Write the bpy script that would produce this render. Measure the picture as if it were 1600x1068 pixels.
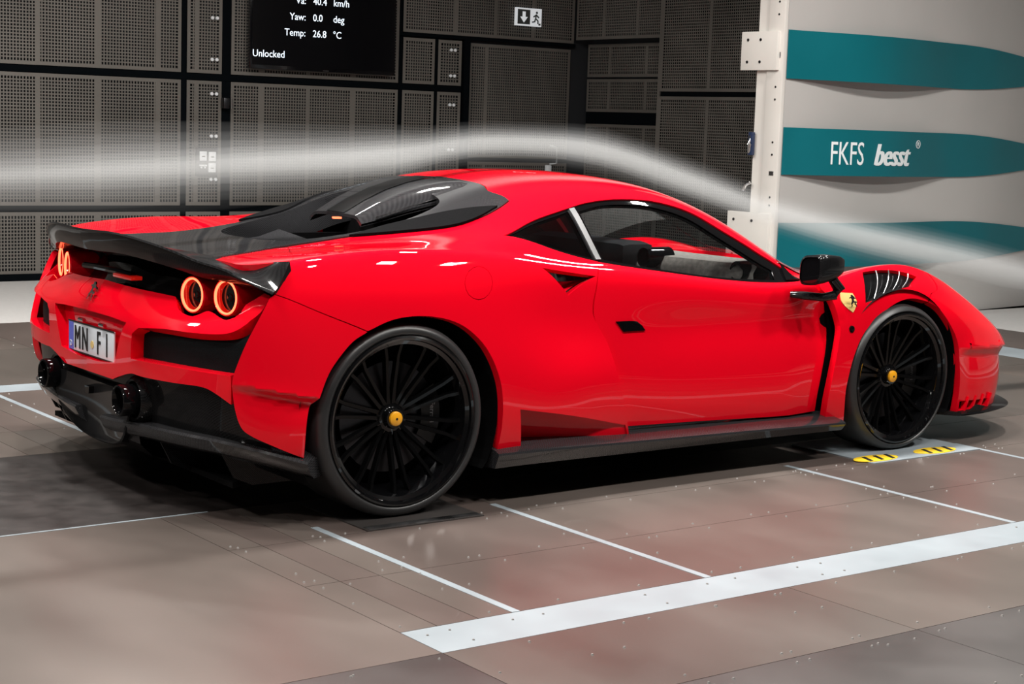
import bpy, bmesh, math, random
import numpy as np
from mathutils import Vector, Matrix
from mathutils.geometry import delaunay_2d_cdt
random.seed(7)
for o in list(bpy.data.objects): bpy.data.objects.remove(o)
scene=bpy.context.scene; COL=scene.collection

# ---------------------------------------------------------------- camera, world, lights, exposure
# world: x = car forward, y = car left, z = up, origin on the floor under the rear axle
cam=bpy.data.cameras.new('camera'); co=bpy.data.objects.new('camera',cam); COL.objects.link(co); scene.camera=co
cam.sensor_width=36; cam.lens=2638.8/1600*36; cam.clip_end=100
F=Vector((0.59341245,0.7947651,-0.12731891)); R=Vector((0.80340013,-0.59449814,0.03346921)); U=Vector((0.0490907,0.12214907,0.99129698))
co.matrix_world=Matrix(((R.x,U.x,-F.x,-3.1821),(R.y,U.y,-F.y,-5.8909),(R.z,U.z,-F.z,1.38225),(0,0,0,1)))
W=bpy.data.worlds.new('world'); scene.world=W; W.use_nodes=True
W.node_tree.nodes['Background'].inputs[0].default_value=(.55,.62,.7,1); W.node_tree.nodes['Background'].inputs[1].default_value=.10
vs=scene.view_settings; vs.view_transform='Standard'; vs.look='None'; vs.gamma=1; vs.exposure=0.12; vs.use_curve_mapping=False
CEIL=4.7
LAMPS=[(x,-3.3,70) for x in (-2.2,-.6,1.0,2.6)]+[(4.4,-3.3,120)]+[(x,-.2,110) for x in (-2.2,-.6,1.0,2.6)]+[(4.6,-.2,150)]+[(x,3.2,90) for x in (-2.2,-.6,1.0)]+[(-5.2,-2.2,100),(-5.2,2.2,100)]  # last pair, downstream, is added to brighten the rear wall and car tail
def area(name,loc,size,power,target=None,color=(1,.97,.92),spread=180):
    l=bpy.data.lights.new(name,'AREA'); l.shape='RECTANGLE' if isinstance(size,tuple) else 'SQUARE'
    if isinstance(size,tuple): l.size,l.size_y=size
    else: l.size=size
    l.energy=power; l.color=color; l.spread=math.radians(spread)
    o=bpy.data.objects.new(name,l); COL.objects.link(o); o.location=loc
    if target is not None: o.rotation_euler=(Vector(target)-Vector(loc)).to_track_quat('-Z','Y').to_euler()
    return o

# ---------------------------------------------------------------- materials
MATS={}
def nodes(name):
    m=bpy.data.materials.new(name); m.use_nodes=True; n=m.node_tree; return m,n,n.nodes['Principled BSDF']
def pm(name,col,rough=.5,metal=0,coat=0,coatr=.03,emit=None,es=0,alpha=1,trans=0,spec=.5,noise=None,ior=None):
    m,n,b=nodes(name); I=b.inputs
    I['Base Color'].default_value=(*col,1); I['Roughness'].default_value=rough; I['Metallic'].default_value=metal
    I['Coat Weight'].default_value=coat; I['Coat Roughness'].default_value=coatr; I['Specular IOR Level'].default_value=spec
    if emit: I['Emission Color'].default_value=(*emit,1); I['Emission Strength'].default_value=es
    if trans: I['Transmission Weight'].default_value=trans
    if ior: I['IOR'].default_value=ior
    if alpha<1: I['Alpha'].default_value=alpha
    if noise:                                   # (scale, colour amount, roughness amount, stretch)
        tc=n.nodes.new('ShaderNodeTexCoord'); mp=n.nodes.new('ShaderNodeMapping'); mp.inputs['Scale'].default_value=noise[3] if len(noise)>3 else (1,1,1)
        nt=n.nodes.new('ShaderNodeTexNoise'); nt.inputs['Scale'].default_value=noise[0]; nt.inputs['Detail'].default_value=6
        mr=n.nodes.new('ShaderNodeMapRange'); mr.inputs[1].default_value=.3; mr.inputs[2].default_value=.7; mr.inputs[3].default_value=1-noise[1]; mr.inputs[4].default_value=1+noise[1]
        mx=n.nodes.new('ShaderNodeVectorMath'); mx.operation='SCALE'; mx.inputs[0].default_value=col
        L=n.links.new; L(tc.outputs['Object'],mp.inputs[0]); L(mp.outputs[0],nt.inputs['Vector']); L(nt.outputs['Fac'],mr.inputs[0]); L(mr.outputs[0],mx.inputs['Scale']); L(mx.outputs[0],I['Base Color'])
        if noise[2]:
            m2=n.nodes.new('ShaderNodeMapRange'); m2.inputs[1].default_value=.3; m2.inputs[2].default_value=.7; m2.inputs[3].default_value=rough-noise[2]; m2.inputs[4].default_value=rough+noise[2]
            L(nt.outputs['Fac'],m2.inputs[0]); L(m2.outputs[0],I['Roughness'])
    MATS[name]=m; return m
def carbon(name,c0=.003,c1=.014,scale=260,coat=1.0,coatr=.06):
    m,n,b=nodes(name); L=n.links.new
    tc=n.nodes.new('ShaderNodeTexCoord'); w=n.nodes.new('ShaderNodeTexWave'); w.wave_type='BANDS'; w.bands_direction='DIAGONAL'; w.inputs['Scale'].default_value=scale/6.28; w.inputs['Distortion'].default_value=0
    ck=n.nodes.new('ShaderNodeTexChecker'); ck.inputs['Scale'].default_value=scale
    ck.inputs['Color1'].default_value=(c0,c0,c0*1.1,1); ck.inputs['Color2'].default_value=(c1,c1,c1*1.08,1)
    L(tc.outputs['Object'],ck.inputs['Vector']); L(ck.outputs['Color'],b.inputs['Base Color'])
    b.inputs['Roughness'].default_value=.35; b.inputs['Specular IOR Level'].default_value=.03; b.inputs['Coat Weight'].default_value=coat; b.inputs['Coat Roughness'].default_value=coatr
    MATS[name]=m; return m
def glassm(name,tint,alpha_mix):
    m=bpy.data.materials.new(name); m.use_nodes=True; n=m.node_tree; n.nodes.clear(); L=n.links.new
    o=n.nodes.new('ShaderNodeOutputMaterial'); t=n.nodes.new('ShaderNodeBsdfTransparent'); t.inputs[0].default_value=(*tint,1)
    g=n.nodes.new('ShaderNodeBsdfGlossy'); g.inputs['Roughness'].default_value=.01; g.inputs[0].default_value=(.9,.95,1,1)
    f=n.nodes.new('ShaderNodeFresnel'); ge=n.nodes.new('ShaderNodeNewGeometry'); mi=n.nodes.new('ShaderNodeMapRange'); mi.inputs[3].default_value=1.45; mi.inputs[4].default_value=1/1.45; L(ge.outputs['Backfacing'],mi.inputs[0]); L(mi.outputs[0],f.inputs[0]); mx=n.nodes.new('ShaderNodeMixShader')
    L(f.outputs[0],mx.inputs[0]); L(t.outputs[0],mx.inputs[1]); L(g.outputs[0],mx.inputs[2]); L(mx.outputs[0],o.inputs[0]); MATS[name]=m; return m
M=lambda k:MATS[k]
pm('red',(.80,.0015,.013),.45,0,1.0,.02,spec=.0)
pm('black_gloss',(.003,.003,.0035),.2,0,.7,.03,spec=0)
pm('black_satin',(.006,.0065,.0075),.42,noise=(60,.3,.08))
pm('black_matte',(.0022,.0022,.0026),.9,spec=.1)
pm('vent_mesh',(.006,.0085,.0095),.7,spec=.08,noise=(420,.7,.05)); pm('mesh_black',(.004,.004,.0045),.8,spec=.03,noise=(300,.9,.0))
carbon('carbon',coat=.45); carbon('carbon_sheen',.014,.038,240,1.0,.06)  # second one is a lighter copy with grey sheen put into the weave colour
pm('rubber',(.026,.026,.027),.40,noise=(3,.25,.08))
pm('rim',(.003,.003,.0035),.2,0,1.0,.02,spec=.1); pm('spoke_black',(.002,.002,.0022),.35,0,.35,.06,spec=.05)
pm('steel',(.32,.32,.33),.32,1,noise=(12,.25,.1))
pm('steel_dark',(.06,.06,.065),.35,1)
pm('chrome',(.75,.75,.77),.12,1)
pm('yellow_cap',(.95,.42,.01),.35,0,.6)
pm('badge_yellow',(.85,.62,.22),.35,0,.6)
pm('lamp_red',(.35,.0,.0),.1,0,1,.02,emit=(1,.02,.01),es=.25)
pm('lamp_ring',(1,.1,.05),.3,emit=(1,.12,.05),es=4.0)
pm('plate_white',(.72,.76,.82),.35,0,.3)
pm('plate_blue',(.10,.13,.55),.4); pm('navy',(.012,.025,.07),.4)
pm('ink',(.006,.006,.007),.5)
pm('leather',(.010,.010,.011),.5,spec=.2,noise=(90,.3,.05))
pm('alcantara',(.20,.175,.155),.85,noise=(55,.3,.05))
glassm('glass',(.72,.76,.78),0); glassm('glass_screen',(.8,.84,.85),0); glassm('glass_dark',(.06,.065,.075),0)
pm('wall_metal',(.135,.125,.112),.5,.25,noise=(1.3,.18,.06))
pm('wall_back_dark',(.012,.014,.017),.8)
pm('wall_gap',(.0015,.0025,.0035),.9,spec=.05)
pm('white_paint',(.70,.68,.64),.45,noise=(2,.05,.03))
pm('nozzle_paint',(.50,.49,.475),.45,noise=(.9,.06,.04))
pm('teal',(.0,.135,.165),.42,noise=(1.5,.08,.03))
pm('sign_white',(.85,.88,.9),.4,emit=(.8,.85,.9),es=.35)
pm('sign_dark',(.05,.055,.055),.5)
pm('screen_black',(.002,.002,.003),.14,0,.5,.05)
pm('screen_text',(.8,.9,1),.4,emit=(.75,.88,1),es=1.1)
pm('white_text',(.85,.9,.92),.5)
pm('socket_white',(.72,.75,.78),.4)
pm('socket_frame',(.045,.04,.038),.5)
for i,c in enumerate([(.112,.092,.080),(.124,.096,.086),(.104,.088,.078),(.130,.106,.094)]): pm('floor_plate_%d'%i,c,.36,.35,noise=(1.6,.16,.07,(1,.5,1)))
pm('floor_dark',(.060,.054,.052),.36,.3,noise=(1.8,.2,.07))
pm('floor_belt',(.022,.017,.016),.5,.1,noise=(9,.4,.08))
pm('floor_pale',(.52,.51,.50),.5,noise=(30,.07,.04))
pm('floor_seam',(.045,.036,.032),.7); pm('bolt_grey',(.27,.26,.25),.4,.2); pm('trim_grey',(.10,.10,.105),.35,.6)
pm('tape_white',(.235,.27,.295),.42,noise=(4,.07,.05))
pm('hazard_yellow',(.75,.50,.02),.45)
pm('ceiling_dark',(.05,.05,.052),.8); pm('ceiling_grey',(.30,.30,.30),.8); pm('plaster_beige',(.34,.31,.28),.7)
pm('lamp_face',(1,1,1),.4,emit=(1,.97,.92),es=14)

# ---------------------------------------------------------------- helpers
def mk(name,verts,faces,mat,parent=None,smooth=False,normals=None,angle=None):
    me=bpy.data.meshes.new(name); me.from_pydata([tuple(map(float,v)) for v in verts],[],[tuple(map(int,f)) for f in faces])
    me.materials.append(M(mat) if isinstance(mat,str) else mat)
    if smooth: me.polygons.foreach_set('use_smooth',[True]*len(me.polygons))
    if normals is not None: me.normals_split_custom_set([tuple(map(float,n)) for n in normals])
    elif angle: me.set_sharp_from_angle(angle=math.radians(angle))
    me.update(); o=bpy.data.objects.new(name,me); COL.objects.link(o)
    if parent: o.parent=parent
    return o
def empty(name,loc,label,cat,group=None):
    o=bpy.data.objects.new(name,None); COL.objects.link(o); o.location=loc; o['label']=label; o['category']=cat; o.empty_display_size=.1
    if group: o['group']=group
    return o
def tag(o,label,cat,group=None):
    o['label']=label; o['category']=cat
    if group: o['group']=group
    return o
def struct(o,label=None,cat=None): 
    o['kind']='structure'
    if label: o['label']=label; o['category']=cat
    return o
class MB:
    def __init__(s): s.v=[]; s.f=[]
    def add(s,v,f): b=len(s.v); s.v+=[tuple(p) for p in v]; s.f+=[tuple(i+b for i in q) for q in f]; return s
    def box(s,x0,x1,y0,y1,z0,z1):
        return s.add([(x,y,z) for x in(x0,x1) for y in(y0,y1) for z in(z0,z1)],[(0,1,3,2),(4,6,7,5),(0,4,5,1),(2,3,7,6),(0,2,6,4),(1,5,7,3)])
    def prism(s,pts,d):                         # planar polygon extruded by vector d
        n=len(pts); P=[Vector(p) for p in pts]; Q=[p+Vector(d) for p in P]
        return s.add(P+Q,[tuple(range(n))[::-1],tuple(range(n,2*n))]+[(i,(i+1)%n,n+(i+1)%n,n+i) for i in range(n)])
    def lathe(s,prof,axis='y',seg=64,c=(0,0,0),closed=False):
        n=len(prof); v=[]
        for k in range(seg):
            a=2*math.pi*k/seg
            for r,h in prof:
                v.append({'y':(c[0]+r*math.cos(a),c[1]+h,c[2]+r*math.sin(a)),'x':(c[0]+h,c[1]+r*math.cos(a),c[2]+r*math.sin(a)),'z':(c[0]+r*math.cos(a),c[1]+r*math.sin(a),c[2]+h)}[axis])
        f=[(k*n+i,k*n+(i+1)%n,((k+1)%seg)*n+(i+1)%n,((k+1)%seg)*n+i) for k in range(seg) for i in range(n if closed else n-1)]
        return s.add(v,f)
    def tube(s,path,r,seg=10,cap=True,sq=1.0):
        P=[Vector(p) for p in path]; n=len(P); v=[]; rr=r if isinstance(r,(list,tuple)) else [r]*n
        up=Vector((0,0,1))
        for i,p in enumerate(P):
            t=(P[min(i+1,n-1)]-P[max(i-1,0)]).normalized(); a=t.cross(up); a=(a if a.length>1e-4 else t.cross(Vector((1,0,0)))).normalized(); b=a.cross(t).normalized()
            v+=[p+(a*math.cos(2*math.pi*k/seg)+b*math.sin(2*math.pi*k/seg)*sq)*rr[i] for k in range(seg)]
        f=[(i*seg+k,i*seg+(k+1)%seg,(i+1)*seg+(k+1)%seg,(i+1)*seg+k) for i in range(n-1) for k in range(seg)]
        if cap: f+=[tuple(range(seg))[::-1],tuple(range((n-1)*seg,n*seg))]
        return s.add(v,f)
    def loft(s,secs,closed=False,cap=False):     # list of equal-length point rows
        m=len(secs[0]); v=[p for r in secs for p in r]; k=m if closed else m-1
        f=[(i*m+j,i*m+(j+1)%m,(i+1)*m+(j+1)%m,(i+1)*m+j) for i in range(len(secs)-1) for j in range(k)]
        if cap: f+=[tuple(range(m))[::-1],tuple(range((len(secs)-1)*m,len(secs)*m))]
        return s.add(v,f)
    def mir(s): s.v+=[(x,-y,z) for x,y,z in s.v]; n=len(s.v)//2; s.f+=[tuple(i+n for i in q)[::-1] for q in s.f]; return s
    def ob(s,name,mat,parent=None,smooth=False,angle=35,bevel=0,fix=True):
        o=mk(name,s.v,s.f,mat,parent)
        me=o.data; bm=bmesh.new(); bm.from_mesh(me)
        if fix: bmesh.ops.recalc_face_normals(bm,faces=bm.faces)
        if bevel: bmesh.ops.bevel(bm,geom=[e for e in bm.edges if len(e.link_faces)==2 and e.calc_face_angle(0)>.5],offset=bevel,segments=2,profile=.6,affect='EDGES')
        bm.to_mesh(me); bm.free()
        if smooth or bevel:
            me.polygons.foreach_set('use_smooth',[True]*len(me.polygons)); me.set_sharp_from_angle(angle=math.radians(angle))
        return o
def mirrored(o,name=None):
    me=o.data.copy(); n=len(me.vertices); a=np.empty(n*3); me.vertices.foreach_get('co',a); a=a.reshape(-1,3); a[:,1]*=-1
    ln=[]; 
    old=o.data; vs_=[tuple(p) for p in a]; fs=[tuple(p.vertices)[::-1] for p in old.polygons]
    cn=None
    if old.has_custom_normals:
        cn=[]
        for p in old.polygons:
            for li in reversed(range(p.loop_start,p.loop_start+p.loop_total)):
                q=old.corner_normals[li].vector; cn.append((q.x,-q.y,q.z))
    bpy.data.meshes.remove(me)
    r=mk(name or o.name.split('.')[0],vs_,fs,old.materials[0],o.parent,smooth=old.polygons[0].use_smooth,normals=cn,angle=None if cn else 35)
    for k in ('label',):
        if k in o: r[k]=o[k]
    return r
def text(name,body,size,mat,parent,loc,ex,ey,align='LEFT',extrude=.001,shear=0,sx=1):
    c=bpy.data.curves.new(name,'FONT'); c.body=body; c.size=size; c.align_x=align; c.extrude=extrude; c.shear=shear; c.resolution_u=3
    t=bpy.data.objects.new(name,c); COL.objects.link(t); bpy.context.view_layer.update()
    me=bpy.data.meshes.new_from_object(t.evaluated_get(bpy.context.evaluated_depsgraph_get())); COL.objects.unlink(t); bpy.data.objects.remove(t)
    me.materials.clear(); me.materials.append(M(mat)); o=bpy.data.objects.new(name,me); COL.objects.link(o)
    X=Vector(ex).normalized(); Y=Vector(ey).normalized(); Z=X.cross(Y)
    m=Matrix(((X.x*sx,Y.x,Z.x,loc[0]),(X.y*sx,Y.y,Z.y,loc[1]),(X.z*sx,Y.z,Z.z,loc[2]),(0,0,0,1))); me.transform(m)
    if parent: o.parent=parent; o.matrix_parent_inverse=Matrix.Identity(4)
    return o
def smoothstep(x,a,b): t=np.clip((x-a)/(b-a),0,1); return t*t*(3-2*t)

class Surf:
    """uniform bicubic B-spline surface over a control grid P[n][m] of 3D points"""
    def __init__(s,P):
        P=np.array(P,float); 
        e=lambda Q:np.concatenate([2*Q[:1]-Q[1:2],Q,2*Q[-1:]-Q[-2:-1]],0)
        s.n,s.m=P.shape[:2]; P=e(P); P=np.swapaxes(e(np.swapaxes(P,0,1)),0,1); s.P=P
    def ev(s,u,v,der=False):
        u=np.clip(np.asarray(u,float),0,s.n-1); v=np.clip(np.asarray(v,float),0,s.m-1)
        iu=np.minimum(u.astype(int),s.n-2); iv=np.minimum(v.astype(int),s.m-2); a=u-iu; b=v-iv
        B=lambda t:np.stack([(1-t)**3/6,(3*t**3-6*t*t+4)/6,(-3*t**3+3*t*t+3*t+1)/6,t**3/6],-1)
        D=lambda t:np.stack([-(1-t)**2/2,(3*t*t-4*t)/2,(-3*t*t+2*t+1)/2,t*t/2],-1)
        bu,bv=B(a),B(b); ii=iu[...,None,None]+np.arange(4)[:,None]; jj=iv[...,None,None]+np.arange(4)[None,:]
        G=s.P[ii,jj]
        p=np.einsum('...i,...j,...ijk->...k',bu,bv,G)
        if not der: return p
        return p,np.einsum('...i,...j,...ijk->...k',D(a),bv,G),np.einsum('...i,...j,...ijk->...k',bu,D(b),G)
    def nrm(s,u,v):
        p,du,dv=s.ev(u,v,True); n=np.cross(du,dv); return p,n/np.maximum(np.linalg.norm(n,axis=-1,keepdims=True),1e-9)
def rows_surf(rows,X):
    """rows: per row list of (x,w,z) knots; X: stations. right-hand side, y=-w"""
    def pch(xs,ys,x):
        xs=np.array(xs);ys=np.array(ys);h=np.diff(xs);d=np.diff(ys)/h;m=np.zeros(len(xs));m[0]=d[0];m[-1]=d[-1]
        for i in range(1,len(xs)-1):
            m[i]=0 if d[i-1]*d[i]<=0 else (h[i-1]+h[i])*3/((2*h[i]+h[i-1])/d[i-1]+(h[i]+2*h[i-1])/d[i])
        i=np.clip(np.searchsorted(xs,x)-1,0,len(xs)-2);t=(x-xs[i])/h[i]
        return (2*t**3-3*t*t+1)*ys[i]+(t**3-2*t*t+t)*h[i]*m[i]+(-2*t**3+3*t*t)*ys[i+1]+(t**3-t*t)*h[i]*m[i+1]
    X=np.array(X); P=np.zeros((len(X),len(rows),3))
    for j,r in enumerate(rows):
        k=np.array(r,float); P[:,j,0]=X; P[:,j,1]=-pch(k[:,0],k[:,1],X); P[:,j,2]=pch(k[:,0],k[:,2],X)
    return Surf(P)

ROWS=[
 [(-.64,.86,.22),(-.4,1.0,.20),(0,1.0,.20),(.5,.99,.16),(1,.92,.16),(2.2,.92,.14),(2.65,.97,.14),(3.1,.96,.13),(3.4,.90,.13),(3.6,.76,.13),(3.72,.60,.14)],
 [(-.64,.885,.35),(-.4,1.035,.34),(0,1.055,.34),(.5,1.03,.33),(.95,.96,.31),(1.4,.945,.29),(2.1,.95,.27),(2.4,.975,.27),(2.65,.995,.28),(3.0,.985,.27),(3.3,.945,.25),(3.5,.87,.24),(3.64,.75,.24),(3.72,.61,.25)],
 [(-.64,.89,.50),(-.4,1.035,.50),(0,1.055,.50),(.4,1.035,.50),(.8,.965,.48),(1.4,.935,.45),(2.0,.94,.43),(2.4,.97,.43),(2.65,.995,.45),(3.0,.985,.42),(3.3,.945,.39),(3.5,.875,.37),(3.64,.76,.36),(3.72,.61,.34)],
 [(-.64,.89,.64),(-.4,1.025,.65),(0,1.045,.66),(.4,1.0,.66),(.8,.94,.64),(1.4,.92,.60),(2.0,.925,.57),(2.4,.955,.58),(2.65,.975,.60),(3.0,.965,.57),(3.3,.925,.50),(3.5,.86,.455),(3.64,.75,.425),(3.72,.60,.39)],
 [(-.64,.885,.75),(-.4,1.0,.80),(0,1.01,.83),(.4,.97,.82),(.8,.93,.78),(1.4,.92,.72),(2.0,.92,.67),(2.4,.94,.70),(2.65,.94,.74),(3.0,.92,.685),(3.3,.87,.60),(3.5,.81,.515),(3.64,.70,.45),(3.72,.57,.41)],
 [(-.64,.87,.84),(-.4,.955,.905),(0,.95,.935),(.4,.925,.915),(.8,.905,.86),(1.1,.90,.83),(1.4,.90,.795),(2.0,.895,.745),(2.3,.90,.765),(2.5,.885,.81),(2.72,.86,.82),(2.9,.84,.795),(3.1,.80,.735),(3.3,.76,.655),(3.5,.69,.545),(3.64,.61,.46),(3.72,.52,.41)],
 [(-.64,.75,.875),(-.4,.80,.91),(-.1,.82,.935),(.2,.83,.945),(.4,.84,.953),(.55,.83,.965),(.8,.845,.915),(1.0,.85,.872),(1.3,.85,.835),(1.7,.85,.79),(2.05,.845,.765),(2.3,.82,.77),(2.5,.78,.80),(2.72,.74,.81),(2.9,.70,.785),(3.1,.66,.72),(3.3,.61,.63),(3.5,.56,.53),(3.64,.5,.45),(3.72,.43,.415)],
 [(-.64,.6,.875),(-.4,.65,.902),(-.1,.68,.926),(.15,.70,.942),(.35,.73,.962),(.55,.76,.985),(.8,.755,1.0),(1.0,.75,.985),(1.3,.745,.975),(1.6,.755,.945),(1.8,.77,.895),(2.0,.79,.82),(2.15,.79,.765),(2.4,.72,.765),(2.7,.65,.765),(3.0,.58,.70),(3.3,.5,.59),(3.5,.45,.51),(3.72,.36,.415)],
 [(-.64,.5,.87),(-.4,.53,.893),(-.1,.56,.918),(.15,.58,.945),(.35,.61,.975),(.5,.64,1.012),(.8,.66,1.07),(1.0,.645,1.095),(1.2,.635,1.12),(1.4,.63,1.12),(1.6,.645,1.08),(1.75,.675,1.025),(1.92,.72,.935),(2.15,.77,.795),(2.4,.62,.77),(2.7,.55,.745),(3.0,.48,.68),(3.3,.42,.575),(3.72,.3,.415)],
 [(-.64,.38,.865),(-.4,.4,.885),(-.1,.43,.915),(.15,.45,.95),(.35,.48,.99),(.5,.51,1.045),(.8,.52,1.125),(1.0,.51,1.158),(1.2,.50,1.17),(1.4,.49,1.162),(1.6,.50,1.13),(1.8,.54,1.055),(2.0,.57,.96),(2.2,.58,.85),(2.4,.5,.78),(2.7,.42,.74),(3.0,.38,.67),(3.3,.32,.565),(3.72,.22,.42)],
 [(-.64,.2,.865),(-.4,.21,.885),(-.1,.22,.912),(.15,.25,.95),(.35,.26,1.0),(.5,.27,1.06),(.8,.27,1.15),(1.0,.26,1.18),(1.2,.25,1.19),(1.4,.25,1.183),(1.6,.25,1.155),(1.8,.27,1.09),(2.0,.28,1.0),(2.2,.29,.9),(2.4,.26,.81),(2.7,.22,.745),(3.0,.2,.67),(3.3,.17,.565),(3.72,.12,.42)],
 [(-.64,0,.865),(-.4,0,.885),(-.1,0,.912),(.15,0,.95),(.35,0,1.0),(.5,0,1.065),(.8,0,1.155),(1.0,0,1.185),(1.2,0,1.194),(1.4,0,1.188),(1.6,0,1.16),(1.8,0,1.10),(2.0,0,1.015),(2.2,0,.915),(2.4,0,.82),(2.7,0,.745),(3.0,0,.67),(3.3,0,.565),(3.72,0,.42)],
]
ROWS.insert(6,[(x,w-.018-.01*(x<.9),z+.006) for x,w,z in ROWS[5]])
XS=[-.64,-.52,-.4,-.25,-.1,.05,.2,.35,.5,.65,.8,.95,1.1,1.25,1.4,1.55,1.7,1.85,2.0,2.15,2.3,2.45,2.6,2.75,2.9,3.05,3.2,3.32,3.43,3.52,3.6,3.66,3.72]

def rear_surf():
    Y=[0,.15,.3,.45,.6,.72,.82,.9,.96]; D=[0,.001,.004,.012,.03,.06,.10,.15,.21]; DT=[0,.006,.026,.065,.108,.138,.162,.188,.222]
    Zs=[(.16,-.66,0),(.24,-.70,0),(.32,-.725,0),(.40,-.738,0),(.48,-.744,0),(.56,-.746,0),(.62,-.747,0),(.67,-.742,.25),(.72,-.708,.8),(.77,-.665,1),(.83,-.635,1),(.88,-.62,1)]
    return Surf([[(x+d*(1-k)+e*k,-y,z) for (z,x,k) in Zs] for y,d,e in zip(Y,D,DT)])

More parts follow.
